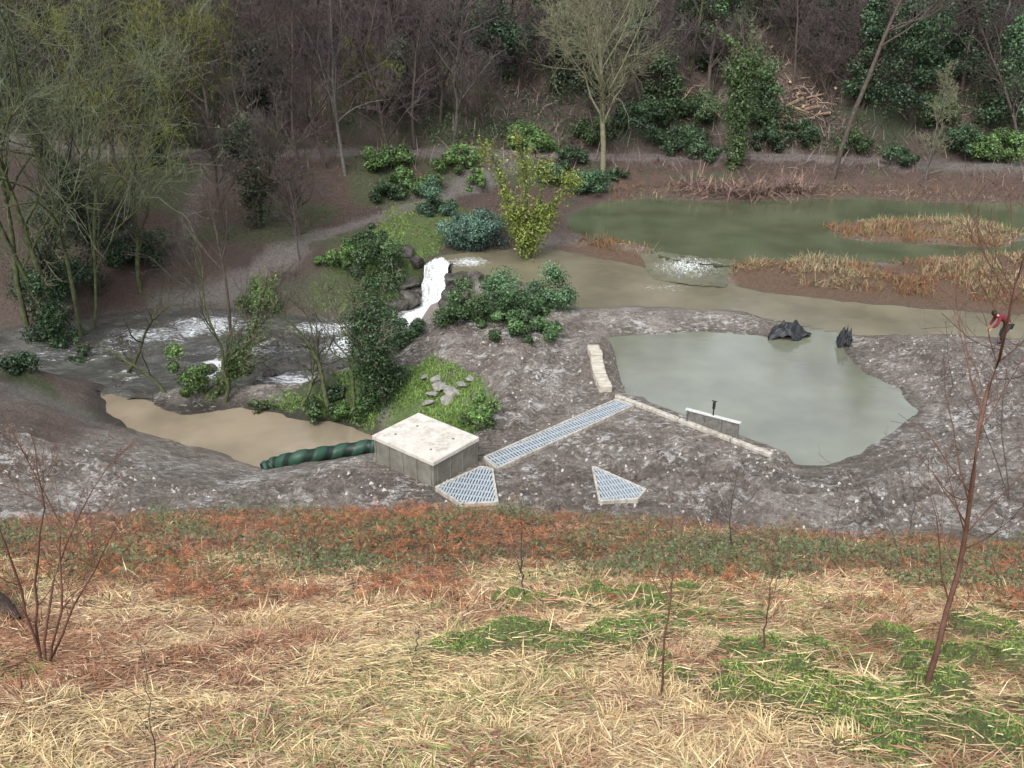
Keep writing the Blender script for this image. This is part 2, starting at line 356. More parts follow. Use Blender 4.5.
for j,v in enumerate(Vv):
    q=ci+(bi-ci)*v; st=.45*max(v,0)+.3*sst(.15+.3*(lobe-.5),.3+.3*(lobe-.5),v)+.25*sst(.55+.3*(lobe-.5),.7+.3*(lobe-.5),v)
    q[:,2]=ci[:,2]+(bi[:,2]-ci[:,2])*st+.04
    q[:,1]-=(lobe-.4)*1.2*max(v,0)*(1-v*.8); q[:,1]+=(R.random(nu)-.5)*.12; q[:,2]+=(R.random(nu)-.5)*.14; G[j]=q
I=(np.arange(nv-1)[:,None]*nu+np.arange(nu-1)[None]).ravel()
m,t,b=nt('falling_water'); n=noise(t,2.6,8,.8,mapped(t,(2.6,1.0,1.0)),.9)
t.links.new(ramp(t,n,.36,.50,(.22,.24,.23,1),(.92,.95,.97,1)),b.inputs['Base Color']); b.inputs['Roughness'].default_value=.5; bump(t,b,n,.6,.2)
obj('waterfall',mesh('waterfall',G.reshape(-1,3),[np.stack([I,I+1,I+nu+1,I+nu],1)],m,None,True),kind='structure',label='small white waterfall dropping into the lower river',cat='waterfall')
# ------------------------------------------------------------ rocks
rockm=mat_noise('wet_rock',(.025,.023,.02),(.10,.092,.08),4,.5,.6,.05)
stonem=mat_noise('grey_stone',(.15,.145,.125),(.30,.29,.265),5,.85,.5,.03)
def rockmesh(seed,mat,flat=.6):
    r=np.random.default_rng(seed); bm=bmesh.new(); bmesh.ops.create_icosphere(bm,subdivisions=3,radius=.5)
    ps=[nrm(r.normal(size=3)) for _ in range(9)]; ds=r.uniform(.28,.42,9)
    for v in bm.verts:
        c=np.array(v.co)
        for p,d in zip(ps,ds):
            k=c@p
            if k>d: c=c-p*(k-d)
        c*=1+.05*r.normal(); c[2]*=flat; v.co=c
    me=bpy.data.meshes.new('rock'); bm.to_mesh(me); bm.free(); me.materials.append(mat); return me
RK=[rockmesh(i,rockm,.7) for i in range(4)]; SK=[rockmesh(20+i,stonem,.35) for i in range(3)]
def place_rock(px,py,s,lib,z=None,label='dark wet boulder in the river',nm='boulder',grp='boulders in the river'):
    p,_=PGf(px,py)
    if z is not None: p=P(px,py,z)
    o=obj(nm,lib[R.integers(len(lib))],loc=p+np.array([0,0,s*.1]),label=label,cat='rock',group=grp); o.scale=(s*R.uniform(.8,1.3),s*R.uniform(.8,1.2),s*R.uniform(.8,1.2)); o.rotation_euler=(R.uniform(-.3,.3),R.uniform(-.3,.3),R.uniform(0,6))
for px,py,s in [(207,374,.9),(222,379,.8),(243,366,.5),(268,376,.7),(284,366,.7),(314,368,.9),(338,374,.7),(196,386,.8),(232,389,.6),(120,362,.4),(364,318,.7),(352,368,.8),(275,345,.35),(258,388,.7)]:
    place_rock(px,py,s,RK,-2.05)
for px,py,s in [(410,302,1.2),(408,286,1.2),(417,264,.9),(398,308,1.1),(456,302,1.4),(458,286,1.3),(456,316,1.2),(392,270,1.2),(408,254,1.0),(476,280,.8),(454,272,.9),(448,310,1.0),(414,294,.8)]:
    place_rock(px,py,s,RK,None,'dark boulder on the bank beside the waterfall','boulder','boulders by the waterfall')
for px,py,s in [(440,388,.75),(452,394,.7),(433,396,.6),(447,402,.6),(462,386,.5),(428,404,.5),(555,352,.4),(470,380,.4),(425,378,.45),(436,380,.4)]:
    place_rock(px,py,s,SK,None,'flat grey stone slab lying on grass','stone','flat stones on the mound')
# ------------------------------------------------------------ structures
def boxbm(bm,c,sx,sy,sz,ax=(1,0),bev=.01):
    ax=np.array(ax)/np.linalg.norm(ax); ay=np.array([-ax[1],ax[0]])
    M=Matrix(((ax[0],ay[0],0,c[0]),(ax[1],ay[1],0,c[1]),(0,0,1,c[2]),(0,0,0,1)))@Matrix.Diagonal((sx,sy,sz,1))
    r=bmesh.ops.create_cube(bm,size=1,matrix=M)
    if bev:
        es=list({e for v in r['verts'] for e in v.link_edges}); bmesh.ops.bevel(bm,geom=es,offset=bev,segments=1,affect='EDGES')
def bmobj(name,bm,mat,**k):
    me=bpy.data.meshes.new(name); bm.to_mesh(me); bm.free(); me.materials.append(mat); return obj(name,me,**k)
m,t,b=nt('cast_concrete')
c=ramp(t,noise(t,1.6,8,.7),.3,.7,(.32,.30,.26,1),(.50,.48,.43,1)); s=ramp(t,noise(t,2,5,.6,mapped(t,(4,4,.7))),.45,.65,(1,1,1,1),(.6,.56,.5,1)); c=mix(t,1.0,c,s,'MULTIPLY')
t.links.new(c,b.inputs['Base Color']); b.inputs['Roughness'].default_value=.9; bump(t,b,noise(t,14,6,.7),.35,.02); conc=m
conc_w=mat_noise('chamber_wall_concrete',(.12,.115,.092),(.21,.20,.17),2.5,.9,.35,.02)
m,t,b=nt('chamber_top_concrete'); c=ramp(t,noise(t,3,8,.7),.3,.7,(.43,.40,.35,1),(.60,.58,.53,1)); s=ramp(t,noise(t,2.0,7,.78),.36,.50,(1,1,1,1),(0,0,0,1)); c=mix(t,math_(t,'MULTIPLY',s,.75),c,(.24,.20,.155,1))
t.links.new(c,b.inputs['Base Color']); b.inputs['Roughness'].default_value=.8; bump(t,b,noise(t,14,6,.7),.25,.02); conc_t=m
D=np.array([-2.20,23.05]); Av=np.array([-4.11,24.64]); u=(Av-D)/np.linalg.norm(Av-D); v=np.array([-u[1],u[0]]); v=-v if v[0]<0 else v
lu,lv=2.5,1.95; cen=D+u*lu/2+v*lv/2
root=obj('concrete_chamber',None,loc=(cen[0],cen[1],0),label='square grey concrete chamber with flat pale lid slab',cat='concrete chamber')
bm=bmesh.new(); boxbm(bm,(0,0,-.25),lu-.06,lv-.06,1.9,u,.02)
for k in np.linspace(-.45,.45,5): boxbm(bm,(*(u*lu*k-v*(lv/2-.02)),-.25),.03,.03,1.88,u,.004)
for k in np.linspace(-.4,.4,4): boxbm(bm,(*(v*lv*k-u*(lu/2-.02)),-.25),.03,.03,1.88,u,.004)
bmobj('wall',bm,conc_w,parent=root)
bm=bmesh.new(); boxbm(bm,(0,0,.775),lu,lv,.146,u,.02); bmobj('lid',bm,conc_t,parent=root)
dark=mat_noise('dark_rubber',(.012,.013,.016),(.03,.032,.036),6,.5,.3,.01)
for a_,b_ in ((.25,.15),(-.3,.2),(.3,-.25),(-.28,-.25)):
    bm=bmesh.new(); q=u*lu*a_+v*lv*b_; bmesh.ops.create_cone(bm,cap_ends=True,segments=14,radius1=.04,radius2=.035,depth=.02,matrix=Matrix.Translation((q[0],q[1],.856))); bmobj('lifting_socket',bm,conc_w,parent=root)
steel=mat_noise('galvanised_steel',(.30,.35,.385),(.48,.53,.57),12,.4,.1,.01,.5,.2)
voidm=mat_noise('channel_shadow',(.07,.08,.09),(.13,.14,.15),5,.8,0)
def clip_line(poly,p,d):
    ts=[]; n=len(poly)
    for i in range(n):
        a,b=poly[i],poly[(i+1)%n]; e=b-a; det=d[0]*-e[1]+d[1]*e[0]
        if abs(det)<1e-9: continue
        w=a-p; s=(w[0]*-e[1]+w[1]*e[0])/det; q=(d[0]*w[1]-d[1]*w[0])/det
        if 0<=q<=1: ts.append(s)
    ts.sort(); return [(ts[i],ts[i+1]) for i in range(0,len(ts)-1,2)]
def grating(name,pix,dirpix,label,z=.1,rim=.07,sp=.085):
    poly=PL(pix,z); cen=poly.mean(0)
    root=obj(name,None,loc=(cen[0],cen[1],0),label=label,cat='metal grating',group='steel gratings over the channel')
    bm=bmesh.new(); n=len(poly)
    for i in range(n):
        a,b=poly[i]-cen,poly[(i+1)%n]-cen; mid=(a+b)/2; L=np.linalg.norm(b-a); ax=(b-a)/L; nn=np.array([-ax[1],ax[0]]); 
        if (mid@nn)<0: nn=-nn
        boxbm(bm,(*(mid+nn*rim/2),z-.15+.003*i),L+rim*.9,rim,.32,ax,.01)
    bmobj('frame',bm,conc,parent=root)
    d=P(*dirpix[1],z)[:2]-P(*dirpix[0],z)[:2]; d/=np.linalg.norm(d); e=np.array([-d[1],d[0]])
    bm=bmesh.new(); ext=(poly-cen)@e
    for s in np.arange(ext.min()+sp/2,ext.max(),sp):
        for t0,t1 in clip_line(poly-cen,e*s,d):
            if t1-t0>.03: boxbm(bm,(*(e*s+d*(t0+t1)/2),z-.02),t1-t0,.05,.03,d,0)
    ext2=(poly-cen)@d
    for s in np.arange(ext2.min()+.15,ext2.max(),.3):
        for t0,t1 in clip_line(poly-cen,d*s,e):
            if t1-t0>.03: boxbm(bm,(*(d*s+e*(t0+t1)/2),z-.03),t1-t0,.04,.03,e,0)
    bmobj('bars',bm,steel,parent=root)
    bm=bmesh.new(); vs=[bm.verts.new((*(p-cen),z-.09)) for p in poly]; bm.faces.new(vs); bmobj('void_shade_sheet',bm,voidm,parent=root)  # flat dark sheet stands in for the shade below the bars
    return root
grating('walkway_grating',[(486,457),(497,467),(632,405),(616,400)],[(486,457),(499,467)],'long straight galvanised grating strip set in mud',sp=.11)
grating('trench_grating',[(437,487),(481,467),(491,469),(496,501),(462,503)],[(466,502),(483,467)],'fan shaped steel grating beside the concrete chamber')
grating('trench_grating',[(594,467),(644,489),(636,498),(601,500)],[(594,467),(618,500)],'triangular steel grating lying in mud')
blk=mat_noise('pale_block',(.33,.305,.25),(.50,.465,.395),5,.9,.4,.02)
bm=bmesh.new(); a=P(592,344,.25)[:2]; b_=P(606,386,.25)[:2]; n=7; ax=(b_-a)/np.linalg.norm(b_-a); L=np.linalg.norm(b_-a)
for i in range(n):
    q=(b_-a)*(i+.5)/n+np.array([-ax[1],ax[0]])*R.uniform(-.06,.06); boxbm(bm,(q[0],q[1],-.05+R.uniform(-.05,.05)),L/n-.06,.45,.6,ax+R.uniform(-.05,.05,2),.03)
bmobj('block_wall',bm,blk,loc=(a[0],a[1],0),label='low wall of pale concrete blocks edging the pond',cat='wall')
a=P(616,396,.05)[:2]; b_=P(772,455,.05)[:2]; ax=(b_-a)/np.linalg.norm(b_-a); L=np.linalg.norm(b_-a); bm=bmesh.new()
for s0,s1 in ((0,.43),(.435,.76),(.765,1)):
    q=(b_-a)*(s0+s1)/2; boxbm(bm,(q[0],q[1],-.31),L*(s1-s0),.18,.84,ax,.02)
bmobj('concrete_sill',bm,conc,loc=(a[0],a[1],0),label='thin straight concrete sill along the pond edge',cat='concrete sill')
a=P(683,426,.0)[:2]; b_=P(735,440,.0)[:2]; ax=(b_-a)/np.linalg.norm(b_-a); L=np.linalg.norm(b_-a); nn=np.array([-ax[1],ax[0]]); mid=(a+b_)/2+nn*.25
root=obj('sluice_gate',None,loc=(mid[0],mid[1],0),label='grey metal sluice gate with upright spindle at pond edge',cat='sluice gate')
bm=bmesh.new(); boxbm(bm,(0,0,.14),L,.05,.64,ax,.008)
for k in (-.5,-.17,.17,.5): boxbm(bm,(*(ax*L*k*.97-nn*.05),.13),.05,.05,.60,ax,.005)
bmobj('panel',bm,mat_noise('gate_metal',(.10,.10,.09),(.20,.195,.18),8,.6,.1,.01,.3,.0),parent=root)
bm=bmesh.new(); boxbm(bm,(0,0,.49),L+.1,.14,.05,ax,.01); bmobj('top_rail',bm,mat_noise('pale_steel',(.40,.41,.40),(.54,.55,.54),12,.5,0),parent=root)
bm=bmesh.new(); boxbm(bm,(0,0,.66),.04,.04,.34,ax,.005); boxbm(bm,(0,0,.86),.08,.08,.26,ax,.015); boxbm(bm,(0,0,1.005),.16,.03,.03,ax,.005)
bmobj('spindle',bm,dark,parent=root)
def frames(pts):
    tg=nrm(np.gradient(pts,axis=-2)); ref=np.where(np.abs(tg[...,2:3])>.9,np.array([1.,0,0]),np.array([0,0,1.])); uu=nrm(np.cross(tg,ref)); return tg,uu,np.cross(tg,uu)
def tube(pts,rad,s=5):
    pts=np.asarray(pts,float); rad=np.asarray(rad,float)
    if pts.ndim==2: pts=pts[None];rad=rad[None]
    B,n,_=pts.shape; _,uu,vv=frames(pts); an=np.arange(s)/s*2*np.pi
    V=pts[:,:,None]+rad[:,:,None,None]*(np.cos(an)[:,None]*uu[:,:,None]+np.sin(an)[:,None]*vv[:,:,None])
    i=np.arange(n-1)[:,None]*s; j=np.arange(s)[None]; q=np.stack([i+j,i+(j+1)%s,i+s+(j+1)%s,i+s+j],-1).reshape(-1,4)
    F=(q[None]+(np.arange(B)*n*s)[:,None,None]).reshape(-1,4); return V.reshape(-1,3),F
pp=[]
for px,py,dz in [(262,470,.0),(275,467,.12),(300,463,.2),(335,458,.22),(372,452,.22),(384,450,.2)]:
    pp.append(PGf(px,py)[0]+np.array([0,0,dz]))
pp=np.array(pp); tt=np.linspace(0,1,260); k=np.linspace(0,1,len(pp)); line=np.stack([np.interp(tt,k,pp[:,i]) for i in range(3)],1)
kern=np.ones(31)/31; sm=np.stack([np.convolve(np.pad(line[:,i],15,'edge'),kern,'valid') for i in range(3)],1)
_,uu,vv=frames(sm); an=np.arange(20)/20*2*np.pi; Lp=np.linalg.norm(np.diff(sm,axis=0),axis=1).sum()
ph=tt[:,None]*Lp/.5*2*np.pi+an[None]; rr_=.235+.02*np.sign(np.sin(ph))*np.abs(np.sin(ph))**.4
Vp=sm[:,None]+rr_[...,None]*(np.cos(an)[None,:,None]*uu[:,None]+np.sin(an)[None,:,None]*vv[:,None])
i=np.arange(259)[:,None]*20;j=np.arange(20)[None]; Fp=np.stack([i+j,i+(j+1)%20,i+20+(j+1)%20,i+20+j],-1).reshape(-1,4)
cp=np.where((np.sin(ph)>-.3)[...,None],np.array([.02,.06,.038]),np.array([.008,.02,.014])).reshape(-1,3)
obj('ribbed_pipe',mesh('ribbed_pipe',Vp.reshape(-1,3)-pp[2],[Fp],mat_attr('green_plastic',.5,.4),cp,True),loc=pp[2],label='dark green spiral ribbed pipe running from chamber to pool',cat='pipe')
def liner(px,py,w,hh,seed,label,wy=.5):
    p,_=PGf(px,py); n=26; r=np.random.default_rng(seed); A,B=np.meshgrid(np.linspace(-1,1,n),np.linspace(-1,1,n))
    z=hh*(1-(A**2+B**2)*.55)*(.3+1.3*fbm(A*3+seed,B*3,.8,3,seed)); rr=1+.6*(fbm(A*2,B*2+seed,.7,3,seed+1)-.5)
    V=np.stack([A*w*rr+.35*B*w,B*w*wy*rr-.15*A*w,z-.14],-1).reshape(-1,3); I=(np.arange(n-1)[:,None]*n+np.arange(n-1)[None]).ravel()
    obj('pond_liner',mesh('pond_liner',V,[np.stack([I,I+1,I+n+1,I+n],1)],dark,None,False),loc=p,label=label,cat='pond liner',group='black liner folds at the inlet')
liner(788,336,.75,.65,1,'crumpled black pond liner folded on the mud spit'); liner(844,345,.28,.85,3,'upright fold of black pond liner beside the inlet',1.2)
# ------------------------------------------------------------ plants: generators
def grow(pts,rad,nper,n,lr,ang,r,tmin=.3,up=.1,wb=.15,rr=.6,tip=.25,tmax=1.0):
    B,m,_=pts.shape; L=np.linalg.norm(np.diff(pts,axis=1),axis=2).sum(1)
    idx=np.repeat(np.arange(B),nper); K=len(idx); tq=r.uniform(tmin,tmax,K); f=tq*(m-1); i=np.minimum(f.astype(int),m-2); fr=(f-i)[:,None]
    p0=pts[idx,i]*(1-fr)+pts[idx,i+1]*fr; tan=nrm(pts[idx,i+1]-pts[idx,i]); rd=rad[idx,i]*(1-fr[:,0])+rad[idx,i+1]*fr[:,0]
    rv=r.normal(size=(K,3)); rv-=(rv*tan).sum(1)[:,None]*tan; rv=nrm(rv); a=r.uniform(ang[0],ang[1],K)[:,None]
    d=tan*np.cos(a)+rv*np.sin(a); ln=L[idx]*lr*r.uniform(.6,1.2,K)*(1.2-.6*tq); q=[p0]
    for k in range(n-1):
        d=nrm(d+r.normal(size=(K,3))*wb+np.array([0,0,up])); q.append(q[-1]+d*(ln/(n-1))[:,None])
    return np.stack(q,1),(rd*rr)[:,None]*np.linspace(1,tip,n)[None]
def trunkline(h,r0,r,n=9,wb=.08,lean=(0,0)):
    d=np.array([lean[0],lean[1],1.0]); p=[np.zeros(3)]
    for k in range(n-1): d=nrm(d+r.normal(size=3)*wb*np.array([1,1,.2])); p.append(p[-1]+d*h/(n-1))
    return np.array(p)[None],(r0*np.linspace(1,.2,n))[None]
def leaves(cen,nor,size,r,asp=.55):
    n=len(cen); nor=nrm(nor+r.normal(size=(n,3))*.6); a=nrm(np.cross(nor,r.normal(size=(n,3)))); b=np.cross(nor,a); s=(size*r.uniform(.6,1.3,n))[:,None]
    V=np.stack([cen-a*s,cen+b*s*asp+nor*s*.15,cen+a*s,cen-b*s*asp+nor*s*.15],1).reshape(-1,3); F=np.arange(n*4).reshape(-1,4); return V,F
def lcol(n,c,r,v=.45,k=4,light=None):
    q=np.asarray(c)[None]*r.uniform(1-v,1+v,(n,1))*np.array([1,1,1])*(1+r.normal(size=(n,3))*.1)
    return np.repeat(np.clip(q,.003,.8),k,0)
barkm={}
def bark(key,c0,c1): 
    barkm[key]=mat_noise('bark_'+key,c0,c1,6,.85,0)
    return barkm[key]
bark('brown',(.045,.034,.028),(.10,.08,.067)); bark('grey',(.07,.065,.058),(.16,.15,.135)); bark('lichen',(.08,.095,.05),(.18,.20,.125)); bark('red',(.09,.043,.03),(.16,.085,.06)); bark('twig',(.06,.046,.045),(.125,.098,.097)); bark('olive',(.12,.115,.07),(.23,.225,.145)); bark('moss',(.115,.135,.025),(.24,.26,.06)); bark('darktwig',(.036,.029,.026),(.075,.062,.056)); bark('mossy_trunk',(.035,.038,.02),(.10,.12,.05))
def bare_tpl(seed,H,r0,mt,mc,dens=(12,7,6,4),wb=.1,ang=(.4,1.0),up=.06,tmin=.25,lean=(0,0),twr=1.0,lr=.48):
    r=np.random.default_rng(seed); t0,q0=trunkline(H,r0,r,wb=wb,lean=lean); t1,q1=grow(t0,q0,dens[0],6,lr,ang,r,tmin,up,.16,.6)
    bt_=Buf()
    for P_,Q,s in ((t0,q0,8),(t1,q1,5)): bt_.add(*tube(P_,Q,s))
    bc=Buf(); t2,q2=grow(t1,q1,dens[1],5,.5,(.4,1.1),r,.2,up,.2,.6); t3,q3=grow(t2,q2,dens[2],4,.55,(.4,1.1),r,.15,up*.5,.25,.65)
    q2=np.maximum(q2,.008*twr); q3=np.maximum(q3,.006*twr); bc.add(*tube(t2,q2,3)); bc.add(*tube(t3,q3,3))
    if dens[3]:
        t4,q4=grow(t3,q3,dens[3],3,.7,(.3,1.0),r,.2,up*.5,.3,.7); bc.add(*tube(t4,np.maximum(q4,.0055*twr),3))
    return bt_.mesh('trunk',barkm[mt],True),bc.mesh('crown',barkm[mc],False),t0,t1,t2
def tree_from(name,tpl,loc,rot=0,sc=1,label='',group=None,tilt=(0,0),cat='tree'):
    root=obj(name,None,loc=loc,label=label,cat=cat,group=group); root.rotation_euler=(tilt[0],tilt[1],rot); root.scale=(sc,)*3
    a=obj('trunk',tpl[0],parent=root); b=obj('crown',tpl[1],parent=root); return root
TPL={'b1':bare_tpl(1,10,.13,'brown','twig',(14,7,5,3),tmin=.12,twr=1.4),'b2':bare_tpl(2,11,.15,'brown','darktwig',(16,8,5,2),wb=.13,twr=1.5,tmin=.15),'g1':bare_tpl(3,11,.13,'grey','twig',(14,7,5,3),twr=1.4,tmin=.15),
 'l1':bare_tpl(4,11,.13,'mossy_trunk','lichen',(15,7,5,2),ang=(.35,.85),twr=1.4,tmin=.15),'l2':bare_tpl(5,10,.12,'mossy_trunk','olive',(13,8,5,2),wb=.15,twr=1.4),'m1':bare_tpl(6,8,.11,'mossy_trunk','moss',(14,8,6,1),wb=.15,ang=(.6,1.2),tmin=.15,twr=1.4),
 's1':bare_tpl(7,6,.06,'brown','twig',(16,8,5,2),wb=.12,tmin=.02,ang=(.3,.8),twr=1.4,lr=.6),'s2':bare_tpl(8,5,.05,'brown','twig',(18,8,5,2),wb=.15,tmin=.02,ang=(.3,.9),twr=1.4,lr=.6)}
LB={'b1':'bare brown tree with fine twiggy crown on wooded hillside','b2':'bare brown tree with spreading limbs on wooded hillside','g1':'bare grey barked tree standing on wooded hillside','l1':'bare tree with pale green lichen on its branches','l2':'slender bare tree with olive lichen covered twigs','m1':'low mossy yellow green bare tree with drooping limbs','s1':'young leafless tree with thin upright stems','s2':'small leafless brown shrub like tree'}
def on(x,y): return np.array([x,y,float(hgt(x,y))-.08])
def scatter_trees(N_,kl,kr,y0,y1,dr,grp,lim):
    cnt=0; tries=0; placed=[]
    while cnt<N_ and tries<6000:
        tries+=1; x=R.uniform(-38,36); dyy=R.uniform(y0,y1); y=yp(x)+dyy
        px=x/y*FO*.97+512
        dens=1.0 if px<440 else dr
        if px>560 and dyy<5: dens*=.3
        if R.random()>dens: continue
        if any((x-a)**2+(y-b)**2<lim for a,b in placed): continue
        placed.append((x,y)); k=R.choice(kl if px<440 else kr)
        tree_from('bare_tree',TPL[k],on(x,y),R.uniform(0,6.28),R.uniform(.7,1.1),LB[k],grp,(R.uniform(-.06,.06),R.uniform(-.06,.06))); cnt+=1
scatter_trees(80,['b1','b2','g1','l1','b2','b1','s1','m1'],['b1','g1','l2','s1','b2'],1.5,19,.35,'bare trees on the far hillside',3.2)
scatter_trees(60,['s1','s2','s1','s2','m1'],['s1','s2'],1.5,14,.35,'leafless thicket on the hillside',2.0)
def at(px,py): p,d=PGf(px,py); return p-np.array([0,0,.08]),d
def treepx(name,px,py,hpx,seed,r0,mt,mc,label,dens=(14,7,6,3),group=None,**k):
    p,d=at(px,py); H=hpx/FO*d/math.cos(math.radians(20)); k.setdefault('twr',d/50); tp=bare_tpl(seed,H,r0,mt,mc,dens,**k); root=tree_from(name,tp,p,0,1,label,group); return root,tp,p,d
treepx('bare_tree',603,172,200,31,.19,'olive','olive','tall bare tree with pale olive twigs beside gravel track',(28,10,7,5),ang=(.4,.75),up=.09,wb=.06,tmin=.18,twr=1.4,lr=.42)
treepx('bare_tree',832,180,235,32,.19,'brown','twig','tall leaning brown trunk beside the gravel track',(10,6,5,3),tmin=.45,lean=(.12,0),wb=.05)
for i,(px,py,hp,r0,lean) in enumerate([(70,352,360,.15,(-.06,.05)),(84,350,340,.11,(.1,.0)),(60,350,330,.11,(-.2,0)),(92,345,300,.08,(.22,.05)),(28,330,340,.13,(-.1,0))]):
    treepx('bare_tree',px,py,hp,40+i,r0,'mossy_trunk','lichen','tall lichen green bare tree on the river bank',(15,7,5,2),'lichen trees on the river bank',lean=lean,tmin=.2,ang=(.3,.9),wb=.07,twr=1.1)
treepx('bare_tree',-20,380,380,47,.2,'mossy_trunk','lichen','large lichen covered tree rooted on the bank',(14,7,5,2),lean=(.1,0),wb=.07,twr=1.1)
for i,(px,py,hp,mt,mc) in enumerate([(172,178,150,'mossy_trunk','moss'),(215,165,160,'brown','twig'),(345,175,165,'grey','twig'),(300,180,150,'brown','darktwig'),(120,180,170,'brown','darktwig'),(262,225,120,'mossy_trunk','twig'),(415,150,140,'brown','twig'),(140,290,160,'mossy_trunk','darktwig'),(390,165,130,'brown','twig'),(250,170,150,'brown','darktwig'),(325,168,130,'brown','twig'),(195,150,120,'mossy_trunk','moss'),(60,190,140,'brown','darktwig'),(440,125,110,'brown','twig'),(105,240,170,'mossy_trunk','moss'),(300,235,90,'brown','darktwig'),(225,240,100,'brown','darktwig')]):
    treepx('bare_tree',px,py,hp,50+i,.12,mt,mc,'bare %s tree on the leafy bank above the river'%{'mossy_trunk':'mossy green','grey':'grey','brown':'brown'}[mt],(15,7,6,2),tmin=.12,lr=.5)
# twisted mossy trees leaning over the rapids
for i,(px,py,hp,ln,r0) in enumerate([(205,398,95,(.9,.3),.13),(330,412,130,(-.35,.1),.10),(355,414,120,(.15,.1),.09),(225,402,150,(.1,.05),.08),(165,392,70,(-.7,.1),.08),(300,408,80,(.5,.2),.07),(125,385,110,(.35,.0),.09)]):
    treepx('bare_tree',px,py,hp,170+i,r0,'mossy_trunk','darktwig','twisted mossy bare tree leaning over the rapids',(10,6,4,1),'twisted bank trees by the rapids',lean=ln,wb=.2,tmin=.25,ang=(.5,1.1),twr=.9)
treepx('bare_tree',234,362,165,70,.09,'brown','darktwig','thin bare trunk leaning over the rapids',(8,4,3,0),tmin=.5,lean=(.05,0),wb=.06)
treepx('bare_tree',300,260,70,73,.05,'twig','twig','small bare sapling beside the track',(9,5,4,0))
treepx('bare_tree',925,182,75,74,.05,'grey','olive','small bare shrubby tree beside the pond',(14,7,5,3),tmin=.05,ang=(.3,.8))
GREEN=mat_attr('leaf_green',.5,.4)
def ivy_tree(px,py,hpx,seed,c,label,r0=.13,nl=5000,ls=.1,spread=.3,lean=(0,0),top=.75,br=.8,nb=9,lr=.48,ang=(.4,.8),tmin=.25,fr=.5):
    p,d=at(px,py); H=hpx/FO*d/math.cos(math.radians(20)); r=np.random.default_rng(seed); tp=bare_tpl(seed,H,r0,'brown','olive',(nb,5,4,0),lean=lean,ang=ang,lr=lr,tmin=tmin)
    root=tree_from('ivy_tree',tp,p,0,1,label); L0=tp[2][0]; L1=tp[3]; b=Buf()
    def scat(lines,n,sp):
        k=r.integers(len(lines),size=n); t_=r.uniform(0,top,n)*(lines.shape[1]-1); i=t_.astype(int); f=(t_-i)[:,None]; c0=lines[k,i]*(1-f)+lines[k,np.minimum(i+1,lines.shape[1]-1)]*f
        dv=nrm(r.normal(size=(n,3))); lump=.2+1.2*fbm(c0[:,0]*3+c0[:,2],c0[:,2]*2+c0[:,1],1,2,1); c_=c0+dv*(sp*lump*r.uniform(.3,1,n))[:,None]; V,F=leaves(c_,dv,ls,r); b.add(V,F,lcol(n,c,r))
    scat(L0[None],int(nl*(1-fr)),spread); scat(L1[:max(1,int(len(L1)*br))],int(nl*fr),spread*.8)
    obj('ivy',b.mesh('ivy',GREEN),parent=root); return root
def forked_ivy(base,stems,label,c,seed,ls,nl,spread):
    p,d=at(*base); r=np.random.default_rng(seed); root=obj('ivy_tree',None,loc=p,label=label,cat='tree'); bt_=Buf(); bc=Buf(); b=Buf()
    for st,r0,t0_,frac in stems:
        pts=np.array([PY(a_,b_,p[1]+(r.uniform(-.5,.5) if i>1 else 0)) for i,(a_,b_) in enumerate(st)])-p; k=np.linspace(0,1,len(pts)); tt=np.linspace(0,1,10); ln=np.stack([np.interp(tt,k,pts[:,i]) for i in range(3)],1)+r.normal(size=(10,3))*.05
        rad=(r0*np.linspace(1,.3,10))[None]; ln=ln[None]; bt_.add(*tube(ln,rad,7)); t1,q1=grow(ln,rad,10,5,.2,(.4,1.1),r,.3,.08,.15,.45); bc.add(*tube(t1,np.maximum(q1,.01),4)); t2,q2=grow(t1,q1,6,4,.7,(.4,1),r,.2,.04,.2,.6); bc.add(*tube(t2,np.maximum(q2,.008),3))
        n=int(nl*frac); lines=np.concatenate([np.repeat(ln[:,::2],6,0),t1]); kk=r.integers(len(lines),size=n); m_=lines.shape[1]; tq=r.uniform(t0_,.95,n)*(m_-1); tq[kk>5]=r.uniform(0,.9,(kk>5).sum())*(m_-1); i=tq.astype(int); f=(tq-i)[:,None]; c0=lines[kk,i]*(1-f)+lines[kk,np.minimum(i+1,m_-1)]*f
        lump=np.clip(4.0*fbm(c0[:,0]*1.3+c0[:,2],c0[:,2]*1.4,1,2,1)-1.3,.1,1.4); dv=nrm(r.normal(size=(n,3))); c_=c0+dv*(spread*lump*r.uniform(.2,1,n))[:,None]; V,F=leaves(c_,dv,ls,r); b.add(V,F,lcol(n,c,r))
    obj('trunk',bt_.mesh('trunk',barkm['mossy_trunk'],True),parent=root); obj('crown',bc.mesh('crown',barkm['olive']),parent=root); obj('ivy',b.mesh('ivy',GREEN),parent=root)
forked_ivy((527,272),[([(527,272),(522,240),(508,200),(490,152)],.16,.4,.27),([(526,262),(527,230),(526,185),(518,130)],.14,.25,.13),([(528,258),(538,232),(552,208),(568,180)],.13,.3,.28),([(528,262),(532,240),(540,205),(545,168)],.11,.25,.18),([(527,268),(526,250),(524,232)],.2,.0,.12)],
 'forked multi stem tree with yellow green ivy above the weir',(.15,.19,.035),81,.07,11000,.55)
ivy_tree(732,168,100,82,(.055,.095,.032),'dark ivy covered tree beside the gravel track',nl=5000,ls=.10,spread=.9)
ivy_tree(742,160,120,83,(.065,.10,.032),'ivy clad leaning trunk at track side',nl=2500,ls=.10,spread=.5)
ivy_tree(66,362,75,84,(.03,.065,.025),'short ivy smothered stump on the river bank',nl=4000,ls=.07,spread=.5)
